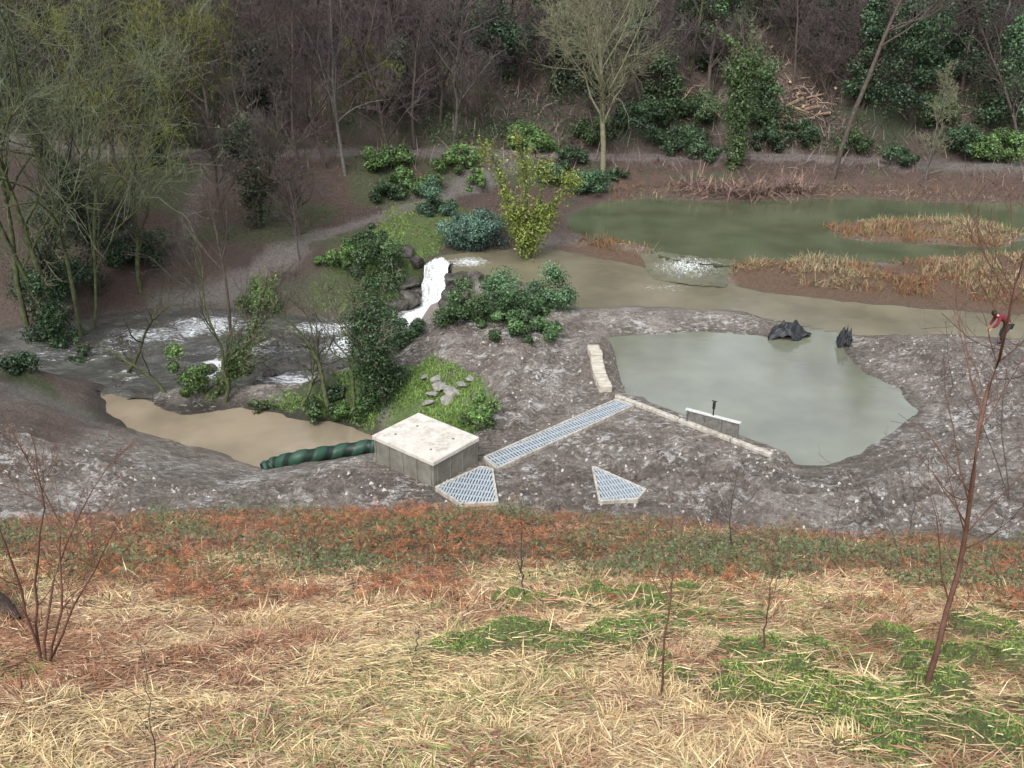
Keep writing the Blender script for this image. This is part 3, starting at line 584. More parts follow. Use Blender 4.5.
ivy_tree(255,228,85,85,(.045,.062,.035),'loose dark ivy shrub tree on the leafy bank',nl=3500,ls=.09,spread=1.3,nb=14,lr=.6,tmin=.02,ang=(.5,1.2),fr=.85)
ivy_tree(385,405,112,86,(.035,.068,.026),'ivy covered trunk beside the grassy mound',nl=6500,ls=.055,spread=1.1,nb=12)
ivy_tree(372,408,90,186,(.04,.075,.028),'dark ivy smothered trunk behind the concrete chamber',nl=4500,ls=.055,spread=.9,nb=10)
ivy_tree(236,375,95,87,(.09,.15,.038),'bright ivy leaves climbing a leaning stem',nl=1400,ls=.06,spread=.6,lean=(.3,0))
ivy_tree(212,398,70,187,(.07,.12,.035),'ivy wrapped leaning trunk over the rapids',nl=1400,ls=.06,spread=.5,lean=(.6,.1))
ivy_tree(100,290,130,88,(.04,.058,.03),'dark ivy wrapped tree behind the river',nl=3500,ls=.08,spread=.8,nb=12,fr=.7)
ivy_tree(160,165,110,89,(.03,.05,.025),'dark ivy clad trunk on the wooded bank',nl=3000,ls=.1,spread=.7,fr=.2,top=.9)
ivy_tree(40,330,170,90,(.035,.055,.028),'tall dark ivy clad trunk by the river',nl=3500,ls=.08,spread=.5,fr=.15,top=.9)
def lobes_cloud(W,Hh,n,ls,c,r,nl=None,base=.0,col=False):
    nl=nl or max(14,int(W*6)); a=r.uniform(0,6.28,nl); rad=np.sqrt(r.random(nl))*W*.42
    zc=r.uniform(.12,.85,nl)*Hh*(1-.55*(rad/(W*.5))**2) if not col else r.uniform(.05,1,nl)*Hh
    if col: rad*=np.clip(1.15-zc/Hh,.15,1)
    lc=np.stack([np.cos(a)*rad,np.sin(a)*rad,zc+base],1); lr=r.uniform(.10,.24,nl)*min(W,Hh*1.3)
    k=r.integers(nl,size=n); dv=nrm(r.normal(size=(n,3))+np.array([0,0,.25])); rr=r.uniform(.4,1.2,n)
    p=lc[k]+dv*(lr[k]*rr)[:,None]*np.array([1,1,.8]); p[:,2]=np.maximum(p[:,2],.02)
    V,F=leaves(p,dv,ls,r); tint=r.uniform(.65,1.4,nl)[k]*np.clip(.45+.7*rr,.4,1.2)*np.clip(.6+.6*p[:,2]/Hh,.5,1.3)  # overcast light put into the tint: outer and higher leaves brighter
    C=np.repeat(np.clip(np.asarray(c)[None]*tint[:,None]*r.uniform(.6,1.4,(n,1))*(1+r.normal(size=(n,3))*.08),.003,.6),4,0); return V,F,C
def bush(px,py,wpx,hpx,c,label,seed,ls=.09,dens=1.0,name='shrub',grp=None):
    p,d=at(px,py); W=wpx/FO*d; Hh=hpx/FO*d; r=np.random.default_rng(seed); n=int(min(12000,max(900,W*(Hh+W*.5)*420*dens*(.09/ls)**1.5)))
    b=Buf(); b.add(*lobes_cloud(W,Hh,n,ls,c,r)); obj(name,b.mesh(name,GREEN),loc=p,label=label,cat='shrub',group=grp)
rh=(.05,.10,.06); la=(.075,.135,.04); dk_=(.035,.065,.03)
BL=[(437,213,44,38,rh),(462,244,50,36,(.065,.12,.088)),(480,246,54,44,(.065,.12,.088)),(478,190,28,24,la),(455,168,50,26,la),(388,168,56,26,la),(345,274,30,42,la),(380,288,56,76,(.05,.09,.033)),(372,262,34,60,(.045,.08,.028)),(402,184,26,20,la),(385,198,34,20,dk_),(430,192,26,22,la),(410,198,40,20,(.07,.12,.05)),
 (398,348,60,60,(.05,.095,.042)),(385,385,50,40,dk_),(478,427,42,42,(.085,.15,.042)),(188,398,44,62,(.08,.14,.04)),(262,312,44,40,(.075,.13,.038)),(460,324,50,50,(.055,.10,.037)),(508,316,72,52,(.055,.105,.045)),(550,308,62,44,(.055,.11,.05)),(520,328,120,26,(.06,.115,.042)),
 (590,194,44,30,(.055,.11,.055)),(555,182,38,24,rh),(530,150,60,28,la),(572,167,34,24,dk_),(620,178,26,12,dk_),(680,150,60,26,dk_),(705,160,30,20,dk_),(640,130,60,30,dk_),(765,150,30,30,dk_),(1000,160,60,30,la),(900,165,40,20,dk_),(960,150,50,25,dk_),
 (60,350,50,40,dk_),(25,372,40,26,dk_),(85,372,24,40,(.04,.075,.028)),(325,262,36,14,la),(243,386,26,36,la),(368,362,40,44,dk_),(355,412,50,24,(.065,.12,.033)),(135,262,60,40,dk_),(60,300,80,50,dk_),(80,230,90,50,(.04,.055,.035)),
 (262,408,30,12,(.045,.07,.025)),(318,414,50,22,(.04,.07,.025)),(335,400,30,20,dk_),
 (800,140,40,22,dk_),(850,150,40,22,(.055,.09,.033)),(700,120,50,30,(.055,.09,.037)),(590,140,50,26,(.055,.09,.033)),(1010,110,50,40,(.065,.11,.045)),(935,130,40,40,(.06,.10,.04))]
for i,(a,b_,w,hh,c) in enumerate(BL):
    kind='glossy dark green' if c is dk_ else ('bright green' if c[1]>.125 else 'blue green evergreen')
    wh='beside the gravel track' if b_<200 else ('on the river bank' if a<400 else 'near the weir')
    bush(a,b_,w,hh,c,f'{kind} shrub {wh}',300+i,ls=.055 if b_>200 else .08)
def evergreen(px,py,wpx,hpx,c,seed,label,ls=.10):
    p,d=at(px,py); W=wpx/FO*d;Hh=hpx/FO*d; r=np.random.default_rng(seed); root=obj('evergreen_tree',None,loc=p,label=label,cat='tree',group='evergreens on the hillside')
    t0,q0=trunkline(Hh*.95,.12,r); t1,q1=grow(t0,q0,18,5,.3,(.8,1.3),r,.1); b=Buf(); b.add(*tube(t0,q0,6)); b.add(*tube(t1,q1,4)); obj('trunk',b.mesh('trunk',barkm['brown'],True),parent=root)
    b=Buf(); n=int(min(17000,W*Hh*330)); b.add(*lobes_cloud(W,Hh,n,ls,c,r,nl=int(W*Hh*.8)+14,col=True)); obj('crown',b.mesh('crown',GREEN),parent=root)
for i,(a,b_,w,hh,c) in enumerate([(492,80,74,110,(.05,.095,.05)),(545,65,54,90,(.055,.10,.05)),(455,50,60,90,dk_),(720,75,64,120,(.055,.10,.045)),(762,130,50,60,(.05,.09,.036)),(905,115,76,180,(.045,.085,.04)),(862,110,44,110,(.04,.075,.036)),(955,80,66,90,(.045,.09,.045)),(1005,120,60,80,(.05,.095,.045)),(985,45,54,70,rh),(690,50,44,90,dk_),(400,110,60,60,(.04,.055,.036)),(135,120,60,60,(.04,.055,.036)),(20,120,70,80,dk_),(640,70,54,60,dk_),(1060,90,80,120,dk_),(660,115,60,50,(.045,.078,.032)),(830,55,54,50,dk_),(200,40,60,80,(.04,.05,.03)),(330,70,70,70,(.04,.045,.03)),(580,95,70,60,(.04,.06,.028)),(760,25,60,40,dk_),(70,60,70,80,(.035,.05,.025)),(270,110,60,60,(.036,.045,.03))]):
    evergreen(a,b_,w,hh,c,400+i,'mid green evergreen tree with loose foliage on the hillside')
n=46000; x=R.uniform(-42,42,n); y=yp(x)+1.5+R.random(n)**1.2*22; g=fbm(x,y,3.5,4,2); k=g>.47; x=x[k];y=y[k]; z=hgt(x,y)+R.uniform(0,.9,len(x))*(fbm(x,y,1.5,2,1)); n=len(x)
V,F=leaves(np.stack([x,y,z],1),np.tile([0,-.4,1.],(n,1)),.10,R); b=Buf(); cc=np.where((fbm(x,y,6,2,5)>.42)[:,None],np.array([.05,.085,.03]),np.array([.08,.06,.04])); b.add(V,F,np.repeat(cc*R.uniform(.5,1.5,(n,1)),4,0))
obj('undergrowth',b.mesh('undergrowth',GREEN),kind='stuff',label='ivy and bramble undergrowth over the wooded hillside',cat='undergrowth')
def blades(x,y,z,L,W,az,el,bend,c,r):
    n=len(x); d=np.stack([np.cos(az)*np.cos(el),np.sin(az)*np.cos(el),np.sin(el)],1); sidev=np.stack([-np.sin(az),np.cos(az),np.zeros(n)],1)+r.normal(size=(n,3))*.35; sidev=nrm(sidev)
    p0=np.stack([x,y,z],1); L=L[:,None];W=W[:,None]; dn=np.zeros((n,3)); dn[:,2]=-1
    p1=p0+d*L*.5+dn*bend[:,None]*L*.12; p2=p0+d*L+dn*bend[:,None]*L*.5
    V=np.stack([p0-sidev*W,p0+sidev*W,p1-sidev*W*.8,p1+sidev*W*.8,p2],1).reshape(-1,3); o=(np.arange(n)*5)[:,None]
    return V,[o+np.array([[0,1,3,2]]),o+np.array([[2,3,4]])],np.repeat(c,5,0)
n=14000; x=R.uniform(-40,40,n); y=yp(x)-3+R.random(n)*24; z=hgt(x,y)
keep=(z>-.15)&(np.abs(y-yp(x))>1.0); x,y,z=x[keep],y[keep],z[keep]; n=len(x)
b=Buf(); b.add(*blades(x,y,z,R.uniform(.4,1.8,n),R.uniform(.012,.03,n),R.uniform(0,6.28,n),R.uniform(.1,1.4,n),R.uniform(0,.6,n),np.array([.17,.125,.11])*R.uniform(.3,1.8,(n,1)),R))
for px,py,s,k_ in [(800,105,3.0,420),(770,70,2.5,260),(840,60,3,200),(690,100,2.5,160),(940,95,3,160)]:
    p,_=PGf(px,py); xx=p[0]+R.normal(size=k_)*s*.5; yy=p[1]+R.normal(size=k_)*s*.5; b.add(*blades(xx,yy,hgt(xx,yy)+.05,R.uniform(.3,1.6,k_),R.uniform(.015,.05,k_),R.uniform(0,6.28,k_),R.uniform(-.5,.7,k_),R.uniform(0,.3,k_),np.array([.36,.27,.19])*R.uniform(.4,1.3,(k_,1)),R))
obj('dead_stems',b.mesh('dead_stems',mat_attr('dead_stem',.85,.2)),kind='stuff',label='dead brambles and fallen twigs over the hillside',cat='undergrowth')
# fallen leaves over the banks
n=30000; x=R.uniform(-26,30,n); y=R.uniform(42,66,n); z=hgt(x,y); k=(z>-.1)&(y<yp(x)+2); x,y,z=x[k],y[k],z[k]; n=len(x)
V,F=leaves(np.stack([x,y,z+.02],1),np.tile([0,0,1.],(n,1)),.05,R); b=Buf(); b.add(V,F,lcol(n,(.14,.085,.055),R,.8)); obj('leaf_litter',b.mesh('leaf_litter',mat_attr('dead_leaf',.8,.2)),kind='stuff',label='brown fallen leaves scattered over the banks',cat='leaf litter')
def inreg(lst,z,n):
    p=PL(lst,z)
    x=R.uniform(p[:,0].min(),p[:,0].max(),n*4); y=R.uniform(p[:,1].min(),p[:,1].max(),n*4); k=inside(p,x,y); return x[k][:n],y[k][:n]
b=Buf()
for lst,z,n in (([(715,262),(800,257),(870,265),(960,258),(1024,250),(1150,245),(1150,325),(1000,313),(900,305),(820,297),(750,288)],-.1,24000),(isl,-.1,6000),([(560,240),(600,236),(650,247),(700,262),(640,270),(590,258)],-.1,2500),([(620,178),(700,184),(800,180),(960,186),(1150,192),(1150,203),(900,198),(700,200),(600,203)],.2,3500)):
    x,y=inreg(lst,z,n); zz=hgt(x,y); k=(zz>-.3)&(fbm(x,y,1.4,3,2)>.40); x,y,zz=x[k],y[k],zz[k]; n=len(x); hf=fbm(x,y,1.2,2,3)
    cc=np.where((fbm(x,y,2.5,3,4)+R.normal(size=n)*.08>.5)[:,None],np.array([.24,.12,.065]),np.array([.31,.24,.15]))*R.uniform(.5,1.3,(n,1)); gk=R.random(n)<.15; cc[gk]=np.array([.11,.15,.05])
    b.add(*blades(x,y,zz,R.uniform(.15,.75,n)*(.4+hf),R.uniform(.008,.018,n),R.uniform(0,6.28,n),R.uniform(.2,1.4,n),R.uniform(.2,1,n),cc,R))
obj('reed_bed',b.mesh('reed_bed',mat_attr('dead_reed',.8,.2)),kind='stuff',label='rusty dead bracken and reeds on the pond banks',cat='reeds')
b=Buf()
for lst,z,n in (([(395,345),(430,342),(480,365),(495,395),(470,418),(420,418),(385,425),(375,400)],.2,14000),([(250,388),(375,368),(385,400),(360,420),(300,410)],-1.2,7000),([(300,268),(370,240),(385,210),(440,198),(470,215),(440,245),(400,262),(330,290)],0,9000),([(455,296),(560,300),(575,312),(520,330),(450,322)],-.2,6000)):
    x,y=inreg(lst,z,n); k=fbm(x,y,1,3,2)>.42; k&=(wsd('low',x,y)>.2)&(wsd('brown',x,y)>.15); x,y=x[k],y[k]; n=len(x); b.add(*blades(x,y,hgt(x,y),R.uniform(.08,.22,n),R.uniform(.008,.016,n),R.uniform(0,6.28,n),R.uniform(.3,1.3,n),R.uniform(.1,1,n),np.array([.135,.22,.047])*R.uniform(.5,1.4,(n,1)),R))
obj('bank_grass',b.mesh('bank_grass',GREEN),kind='stuff',label='short green grass on the mounds and banks',cat='grass')
n=12000; x=R.uniform(-18,18,n); y=R.uniform(21,36,n); k=(hgt(x,y)>-.4)&(y>ye(x)+.3); x,y=x[k],y[k]; n=len(x)
tet=np.array([[1,0,-.4],[-.5,.87,-.4],[-.5,-.87,-.4],[0,0,.7]])
V=(tet[None]*R.uniform(.015,.085,(n,1,1))*R.uniform(.6,1.4,(n,4,3))+np.stack([x,y,hgt(x,y)+.01],1)[:,None]).reshape(-1,3); o=(np.arange(n)*4)[:,None,None]; F=(o+np.array([[0,1,3],[1,2,3],[2,0,3]])[None]).reshape(-1,3)
b=Buf(); b.add(V,F,np.repeat(np.where(R.random((n,1))<.12,np.array([.42,.40,.37]),np.array([.15,.125,.105])),4,0)); obj('mud_clods',b.mesh('mud_clods',mat_attr('clod',.5,.5)),kind='stuff',label='clods and stones scattered over the mud',cat='rubble')
# ------------------------------------------------------------ near slope vegetation
STRAW=mat_attr('straw',.75,.25); cs=np.array([[.68,.52,.28],[.57,.41,.23],[.37,.19,.11],[.50,.34,.22],[.74,.61,.38]])
SLP=math.atan(.535)
b=Buf()
def fgb(n,y0,y1,xw,Ls,Ws,red):
    y=R.uniform(y0,y1,n); x=R.uniform(-1,1,n)*xw(y); k=(y<ye(x)-.1); mk=mossm(x,y); k&=(R.random(n)>mk*.85); x,y=x[k],y[k]; n=len(x)
    pt=fbm(x,y,1.1,3,4)+R.normal(size=n)*.09; idx=np.where(pt>.58,0,np.where(pt>.5,1,np.where(pt>.42,3,2))); idx=np.where(R.random(n)<.12,4,idx); idx=np.where(R.random(n)<red,2,idx)
    c=cs[idx]*R.uniform(.5,1.25,(n,1)); gr=(fbm(x,y,1.7,3,1)>.55)&(R.random(n)<.22); c[gr]=np.array([.22,.28,.09])*R.uniform(.6,1.3,(gr.sum(),1))
    clump=np.clip((fbm(x,y,.3,2,2)-.48)*4,0,1); az=fbm(x,y,.35,2,5)*14+R.normal(size=n)*1.5
    el=-SLP*np.sin(az)+R.uniform(-.08,.35,n)+clump*R.uniform(0,1.1,n)*(R.random(n)<.4)
    b.add(*blades(x,y,hgt(x,y)+R.uniform(0,.04,n)+.01,R.uniform(*Ls,n)*(1+.4*clump),R.uniform(*Ws,n),az,el,R.uniform(0,.35,n),c,R))
fgb(160000,3.5,9,lambda y:y*.62+1.5,(.03,.20),(.002,.0055),.10); fgb(100000,8.5,14,lambda y:y*.62+1.5,(.05,.26),(.0035,.008),.18); fgb(30000,13,20.8,lambda y:y*.62+2,(.1,.35),(.005,.010),.35)
obj('dead_grass',b.mesh('dead_grass',STRAW),kind='stuff',label='flattened straw coloured dead grass and bracken litter',cat='grass')
b=Buf(); n=330000; y=R.uniform(4,14,n); x=R.uniform(-1,1,n)*(y*.62+1); mk=mossm(x,y); k=R.random(n)<mk; x,y=x[k],y[k]; n=len(x); hue=np.clip(fbm(x,y,.6,3,2)*1.6-.3,0,1)[:,None]
b.add(*blades(x,y,hgt(x,y),R.uniform(.012,.045,n),R.uniform(.004,.008,n),R.uniform(0,6.28,n),R.uniform(.2,1.3,n),R.uniform(0,1,n),(np.array([.11,.19,.045])*(1-hue)+np.array([.26,.33,.075])*hue)*R.uniform(.6,1.2,(n,1))*(1+R.normal(size=(n,3))*.07),R))
obj('moss',b.mesh('moss',mat_attr('moss_green',.8,.2)),kind='stuff',label='bright green moss patches on the slope',cat='moss')
def fronds(x,y,z,L,az,el,c,r,K=8):
    n=len(x); d=np.stack([np.cos(az)*np.cos(el),np.sin(az)*np.cos(el),np.sin(el)],1); sv=nrm(np.stack([-np.sin(az),np.cos(az),r.normal(size=n)*.5],1)); p0=np.stack([x,y,z],1); Vs=[];s=np.linspace(.25,1,K)
    def pos(t): return p0+d*L[:,None]*t+np.array([0,0,-1])*(L[:,None]*.45*t*t)
    for t_ in s:
        for sg in (-1,1):
            w=(.36*(1.12-t_))*L*r.uniform(.4,1.3,n); q=pos(t_); Vs.append(np.stack([q,q+d*L[:,None]*.04,q+(sv*sg+d*.35+r.normal(size=(n,3))*.45-np.array([0,0,.25]))*w[:,None]],1))
    V1=np.stack(Vs,1).reshape(-1,3); F1=np.arange(len(V1)).reshape(-1,3); st=np.stack([pos(0)-sv*.005,pos(0)+sv*.005,pos(1.)],1).reshape(-1,3); F2=np.arange(len(st)).reshape(-1,3)+len(V1)
    return np.concatenate([V1,st]),np.concatenate([F1,F2]),np.concatenate([np.repeat(c,2*K*3,0)*r.uniform(.5,1.45,(2*K*3*n,1)),np.repeat(c*.8,3,0)])
b=Buf(); n=24000; y=R.uniform(9.5,21,n); x=R.uniform(-1,1,n)*(y*.62+2); rd=fbm(x,y,1.4,4,3); hot=np.exp(-((x+2.6)/3.2)**2-((y-17)/4)**2)
k=(y<ye(x)-.05+(rd-.5)*2)&(rd+hot*.12+R.normal(size=n)*.06>np.interp(y,[9.5,13,15,21],[.63,.54,.44,.43]))&(mossm(x,y)<.3); x,y,rd,hot=x[k],y[k],rd[k],hot[k]; n=len(x)
pick=R.random(n); c=np.where((rd+hot*.2+R.normal(size=n)*.08>.53)[:,None],np.array([.31,.125,.062]),np.array([.22,.14,.09])); c=np.where((pick<.22)[:,None],np.array([.11,.065,.045]),c)*R.uniform(.45,1.35,(n,1))
b.add(*fronds(x,y,hgt(x,y)+R.uniform(0,.18,n)+hot*.22,R.uniform(.10,.34,n),R.uniform(0,6.28,n),R.uniform(-.1,1.0,n),c,R))
n=900; y=R.uniform(4.5,10,n); x=R.uniform(-1,1,n)*(y*.62+1); k=mossm(x,y)<.2; x,y=x[k],y[k]; n=len(x)
b.add(*fronds(x,y,hgt(x,y)+.03,R.uniform(.1,.25,n),R.uniform(0,6.28,n),R.uniform(-.1,.3,n),np.array([.32,.155,.085])*R.uniform(.6,1.3,(n,1)),R))
obj('bracken',b.mesh('bracken',mat_attr('dead_bracken',.8,.2)),kind='stuff',label='red brown dead bracken across the slope',cat='bracken')
b=Buf(); n=65000; y=R.uniform(11.5,21,n); x=R.uniform(-1,1,n)*(y*.62+2); g=fbm(x,y,1.3,4,5)+R.normal(size=n)*.04; k=(y<ye(x))&(g>.525); x,y,g=x[k],y[k],g[k]; n=len(x)
V,F=leaves(np.stack([x,y,hgt(x,y)+R.uniform(.02,.5,n)*(g-.38)*3],1),np.tile([0,-.3,1.],(n,1)),.03,R,.7); b.add(V,F,lcol(n,(.085,.105,.042),R))
n=6000; y=R.uniform(12.5,21,n); x=R.uniform(-1,1,n)*(y*.62+2); k=y<ye(x); x,y=x[k],y[k]; n=len(x)
b2=Buf(); b2.add(*blades(x,y,hgt(x,y),R.uniform(.3,.9,n),R.uniform(.003,.006,n),R.uniform(0,6.28,n),R.uniform(.3,1.3,n),R.uniform(.2,1.4,n),np.array([.14,.08,.06])*R.uniform(.5,1.5,(n,1)),R))
obj('bramble_stems',b2.mesh('bramble_stems',STRAW),kind='stuff',label='arching dark bramble stems among the bracken',cat='bramble')
obj('bramble_cover',b.mesh('bramble_cover',GREEN),kind='stuff',label='low green bramble leaves among the bracken',cat='bramble')
b=Buf()
for px,py,s in [(665,702,1.2),(655,690,.9),(215,712,.8),(330,722,.6),(560,765,1.0),(500,735,.7),(690,640,.6),(300,760,.8),(60,700,.6),(840,735,.6),(120,740,.9),(420,750,.6),(745,745,.8),(610,720,.7),(250,670,.6),(380,690,.6),(540,700,.6),(180,650,.5),(720,610,.5),(20,760,.8),(480,690,.5),(645,668,.6),(590,690,.6),(270,700,.6),(450,715,.6),(700,720,.7),(90,720,.6),(1000,690,.6)]:
    p,_=PGf(px,py); n=170; b.add(*blades(p[0]+R.normal(size=n)*.1*s,p[1]+R.normal(size=n)*.08*s,np.full(n,p[2]-.03),R.uniform(.1,.38,n)*s,R.uniform(.002,.005,n),R.uniform(0,6.28,n),R.uniform(.4,1.3,n),R.uniform(.3,1.3,n),np.array([.68,.52,.28])*R.uniform(.55,1.25,(n,1)),R))
obj('grass_tufts',b.mesh('grass_tufts',STRAW),kind='stuff',label='pale dry grass tufts on the slope',cat='grass')
def sapling(stems,label,mat,nb=(16,4),r0=.022,lr=.32,seed=0,ang=(.5,.9),name='sapling',up=.05):
    r=np.random.default_rng(seed); p,_=PGf(*stems[0][0]); root=obj(name,None,loc=p,label=label,cat='sapling'); bt_=Buf(); bc=Buf()
    for st in stems:
        pts=np.array([PY(a,b_,p[1]+(.15*i*r.uniform(-1,1) if i else 0)) for i,(a,b_) in enumerate(st)]); k=np.linspace(0,1,len(pts)); tt=np.linspace(0,1,12); ln=np.stack([np.interp(tt,k,pts[:,i]) for i in range(3)],1)-p; ln[0,2]-=.05
        rad=(r0*np.linspace(1,.25,12))[None]; ln=ln[None]+r.normal(size=(1,12,3))*.01; bt_.add(*tube(ln,rad,6)); t1,q1=grow(ln,rad,nb[0],5,lr,ang,r,.2,up,.1,.38); bc.add(*tube(t1,np.maximum(q1,.0022),4)); t2,q2=grow(t1,q1,nb[1],4,.4,(.4,.9),r,.2,.03,.15,.6); bc.add(*tube(t2,np.maximum(q2,.0018),3))
    obj('trunk',bt_.mesh('trunk',barkm[mat],True),parent=root); obj('crown',bc.mesh('crown',barkm[mat]),parent=root)
sapling([[(928,684),(945,620),(965,545),(978,450),(990,380),(1008,310),(1024,252)]],'tall red brown leafless sapling on the mossy slope','red',(32,6),.024,.25,1,up=.1,ang=(.5,.85))
sapling([[(663,700),(664,640),(674,580),(682,522)]],'thin bare sapling rising from a dry grass tuft','red',(16,3),.012,.25,2)
sapling([[(763,650),(770,600),(772,545)]],'small thin bare sapling on the slope','red',(14,3),.009,.3,3)
sapling([[(524,596),(521,560),(523,490)]],'small upright bare sapling among the bracken','brown',(14,3),.015,.25,4)
sapling([[(732,560),(730,520),(738,465)]],'slender bare sapling at the slope foot','brown',(14,4),.016,.35,5)
sapling([[(42,665),(22,600),(0,520),(-20,440)],[(45,665),(50,590),(75,520),(120,450)],[(48,665),(62,600),(60,520),(10,430)],[(40,665),(35,590),(45,500),(30,430)],[(50,665),(70,610),(95,570),(120,520)]],'many stemmed red brown leafless bush on the slope','red',(14,5),.014,.3,6,name='leafless_bush')
sapling([[(158,790),(152,720),(146,650)]],'single thin dark stem in dry grass','brown',(4,2),.006,.2,7)
sapling([[(1010,500),(985,430),(950,380),(945,320)],[(1010,500),(1000,420),(1010,350)]],'wispy bare sapling at the mud edge','twig',(16,6),.018,.4,8)
sapling([[(905,560),(880,510),(850,470)],[(905,560),(915,500),(905,450)]],'wispy bare shoots at the foot of the slope','twig',(14,5),.01,.4,9)
sapling([[(670,545),(672,510),(668,475)]],'wispy bare shoot at the foot of the slope','brown',(12,4),.009,.4,19)
sapling([[(840,560),(835,530),(845,490)]],'wispy bare shoot among the bracken','twig',(12,4),.009,.4,20)
sapling([[(310,575),(312,545),(318,515)]],'short bare twiggy stem among bracken','brown',(10,3),.008,.4,10)
sapling([[(1010,600),(990,560),(985,520)]],'short bare shoot on the slope','brown',(8,3),.008,.4,12)
sapling([[(415,655),(418,640),(414,622)]],'short dead brown stalk on the slope','brown',(4,2),.01,.3,13)
pa,_=PGf(-40,590); pb,_=PGf(22,628); tl=np.linspace(0,1,8)[:,None]; ln=(pa+np.array([0,0,.25]))*(1-tl)+(pb+np.array([0,0,.1]))*tl+R.normal(size=(8,3))*.02
rds=np.linspace(.17,.10,8); rds[-1]=.015; rds[-2]=.09
V,F=tube(ln-pb,rds,9); obj('fallen_log',mesh('fallen_log',V,[F],mat_noise('rotten_wood',(.02,.014,.012),(.06,.04,.03),7,.85,.6,.03),None,True),loc=pb,label='dark rotten log lying on the slope',cat='log')
logb=mat_noise('log_bark',(.14,.10,.075),(.27,.20,.14),6,.85,.4,.02); logc=mat_noise('cut_wood',(.42,.27,.16),(.56,.40,.26),9,.8,0)
for i,(px,py) in enumerate([(778,118),(794,104),(804,122),(815,98),(790,84),(822,116),(772,96),(742,60),(770,50),(790,40),(826,72),(840,92),(808,58),(700,96),(690,70),(930,100),(860,40),(800,112),(806,108),(812,110)]):
    p,_=PGf(px,py); r=np.random.default_rng(i+40); L=r.uniform(.5,1.7); rd=r.uniform(.08,.15); a=r.uniform(-1.5,1.5); bm=bmesh.new()
    bmesh.ops.create_cone(bm,cap_ends=True,segments=12,radius1=rd,radius2=rd*.85,depth=L)
    for f in bm.faces:
        if len(f.verts)>4: f.material_index=1
    for v_ in bm.verts: v_.co.x+=r.normal()*.01
    me=bpy.data.meshes.new('cut_log'); bm.to_mesh(me); bm.free(); me.materials.append(logb); me.materials.append(logc)
    o=obj('cut_log',me,loc=p+np.array([0,0,.12]),label='felled log with pale cut end on the hillside',cat='log',group='felled logs on the hillside'); o.rotation_euler=(math.radians(90)+r.uniform(-.35,.35),r.uniform(-.3,.3),a)
for j,(px,py,wd,hp) in enumerate([(742,196,3.2,1.5),(790,192,2.2,1.0),(700,190,2,.8)]):
    p,_=PGf(px,py); n=420; b=Buf(); b.add(*blades(R.normal(size=n)*wd*.35,R.normal(size=n)*.5,R.uniform(-.1,hp*.5,n),R.uniform(.5,1.8,n),R.uniform(.012,.03,n),R.uniform(0,6.28,n),R.uniform(-.5,1.1,n),R.uniform(0,.5,n),np.array([.17,.115,.095])*R.uniform(.4,1.7,(n,1)),R))
    obj('brash_heap',b.mesh('brash_heap',STRAW),loc=p,label='heap of cut brown branches beside the pond',cat='brush pile')
# ------------------------------------------------------------ person
def skin(name,vs,es,rs,mat,parent,rootv=0,sub=2):
    me=bpy.data.meshes.new(name); me.from_pydata(vs,es,[]); me.materials.append(mat); o=obj(name,me,parent=parent); sm=o.modifiers.new('s','SKIN'); sm.use_smooth_shade=True
    sv=me.skin_vertices[0].data
    for i,r_ in enumerate(rs): sv[i].radius=(r_,r_) if not isinstance(r_,tuple) else r_; sv[i].use_root=(i==rootv)
    sb=o.modifiers.new('d','SUBSURF'); sb.levels=sb.render_levels=sub; return o
pp_,_=PGf(1001,346)
per=obj('person',None,loc=pp_,label='person in dark red jacket bending over at the water edge',cat='person')
skinm=mat_noise('skin',(.42,.25,.18),(.5,.31,.23),8,.5,0); redm=mat_noise('red_jacket',(.13,.013,.026),(.20,.026,.043),8,.8,.2); trm=mat_noise('dark_trousers',(.02,.02,.028),(.04,.04,.05),8,.8,.2); hairm=mat_noise('brown_hair',(.02,.012,.008),(.05,.03,.02),20,.6,.3); bootm=mat_noise('rubber_boot',(.01,.015,.01),(.02,.03,.02),8,.4,0)
B=[(.10,0,.90),(-.02,0,1.06),(-.20,0,1.18),(-.36,0,1.25),(-.45,0,1.29),(-.53,0,1.31),(-.60,0,1.29),
   (.09,.10,.86),(-.04,.13,.48),(.06,.13,.09),(-.12,.15,.04),(.09,-.10,.86),(-.10,-.13,.50),(-.02,-.13,.09),(-.20,-.15,.04),
   (-.36,.17,1.21),(-.42,.22,.95),(-.55,.17,.74),(-.36,-.17,1.21),(-.46,-.22,.95),(-.60,-.15,.76)]
E=[(0,1),(1,2),(2,3),(3,4),(4,5),(5,6),(0,7),(7,8),(8,9),(9,10),(0,11),(11,12),(12,13),(13,14),(3,15),(15,16),(16,17),(3,18),(18,19),(19,20)]
Rr=[.13,.12,.13,.12,.05,.09,.08,.085,.055,.04,.035,.085,.055,.04,.035,.055,.04,.027,.055,.04,.027]
bd=skin('body',B,E,Rr,skinm,per)
skin('jacket',[(.09,0,.93),(-.02,0,1.06),(-.20,0,1.18),(-.35,0,1.24),(-.41,0,1.27),B[15],B[16],(-.53,.175,.78),B[18],B[19],(-.58,-.155,.80)],[(0,1),(1,2),(2,3),(3,4),(3,5),(5,6),(6,7),(3,8),(8,9),(9,10)],[.15,.15,.155,.14,.075,.075,.06,.045,.075,.06,.045],redm,per)
skin('trousers',[(.10,0,.90),B[7],B[8],(.05,.13,.16),B[11],B[12],(-.03,-.13,.16)],[(0,1),(1,2),(2,3),(0,4),(4,5),(5,6)],[.14,.105,.075,.062,.105,.075,.062],trm,per)
for a_,b__ in ((9,10),(13,14)):
    skin('boot',[(B[a_][0],B[a_][1],.24),(B[a_][0],B[a_][1],.07),(B[b__][0],B[b__][1],.045)],[(0,1),(1,2)],[.062,.058,.045],bootm,per)
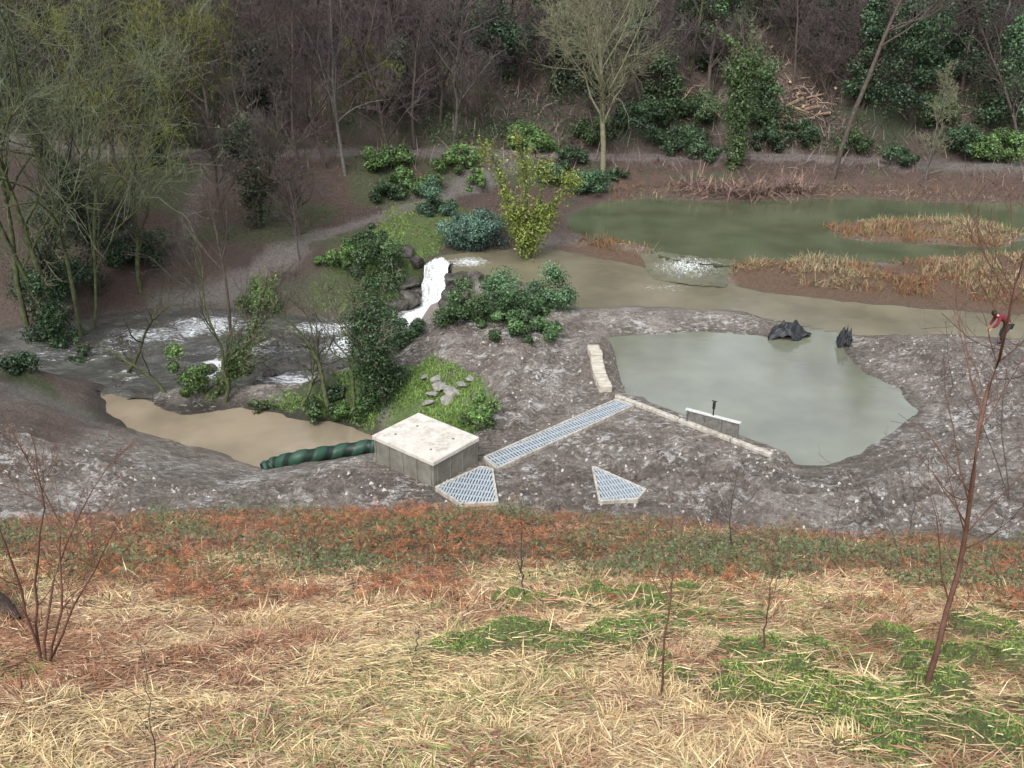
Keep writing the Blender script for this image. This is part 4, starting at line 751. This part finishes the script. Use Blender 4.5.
bm=bmesh.new(); bmesh.ops.create_icosphere(bm,subdivisions=3,radius=.115,matrix=Matrix.Translation((-.545,0,1.345)))
for v_ in bm.verts:
    v_.co.z+=.01*math.sin(v_.co.x*60); 
    if v_.co.x<-.61: v_.co.x=-.61
bmobj('hair',bm,hairm,parent=per)
for sgn,w in ((1,B[17]),(-1,B[20])):
    vs=[w,(w[0]-.05,w[1],w[2]-.06)];es=[(0,1)];rs=[.025,(.02,.035)]
    for k_ in range(5):
        off=(k_-2)*.018*sgn; L=.05+.012*(2-abs(k_-2)); n0=len(vs); vs+= [(w[0]-.06,w[1]+off,w[2]-.09),(w[0]-.07,w[1]+off*1.1,w[2]-.09-L*.6),(w[0]-.055,w[1]+off*1.1,w[2]-.09-L*1.1)]; es+=[(1,n0),(n0,n0+1),(n0+1,n0+2)]; rs+=[.009,.008,.007]
    skin('hand',vs,es,rs,skinm,per,sub=1)
# ------------------------------------------------------------ camera, light
cd=bpy.data.cameras.new('camera'); cam=bpy.data.objects.new('camera',cd); COL.objects.link(cam); cam.location=(0,0,CH); cam.rotation_euler=(math.radians(65),0,0); cd.sensor_width=36; cd.lens=FO/1024*36; cd.clip_end=600; scene.camera=cam
w=bpy.data.worlds.new('World'); scene.world=w; w.use_nodes=True; t=w.node_tree; bg=t.nodes['Background']
sk=t.nodes.new('ShaderNodeTexSky'); sk.sky_type='NISHITA'; sk.sun_disc=False; sk.sun_elevation=math.radians(48); sk.sun_rotation=math.radians(200); sk.air_density=1.0; sk.dust_density=4
hs=t.nodes.new('ShaderNodeHueSaturation'); hs.inputs['Saturation'].default_value=.3; hs.inputs['Value'].default_value=2.1; t.links.new(sk.outputs[0],hs.inputs['Color']); t.links.new(hs.outputs[0],bg.inputs[0]); bg.inputs[1].default_value=.15
sl=bpy.data.lights.new('sun','SUN'); sl.energy=1.5; sl.angle=math.radians(22); sl.color=(1,.99,.97); so=bpy.data.objects.new('sun',sl); COL.objects.link(so)
el,az=math.radians(48),math.radians(200); dv=Vector((math.sin(az)*math.cos(el),math.cos(az)*math.cos(el),math.sin(el))); so.rotation_euler=dv.to_track_quat('Z','Y').to_euler()
scene.view_settings.view_transform='Standard'; scene.view_settings.look='None'; scene.view_settings.exposure=0
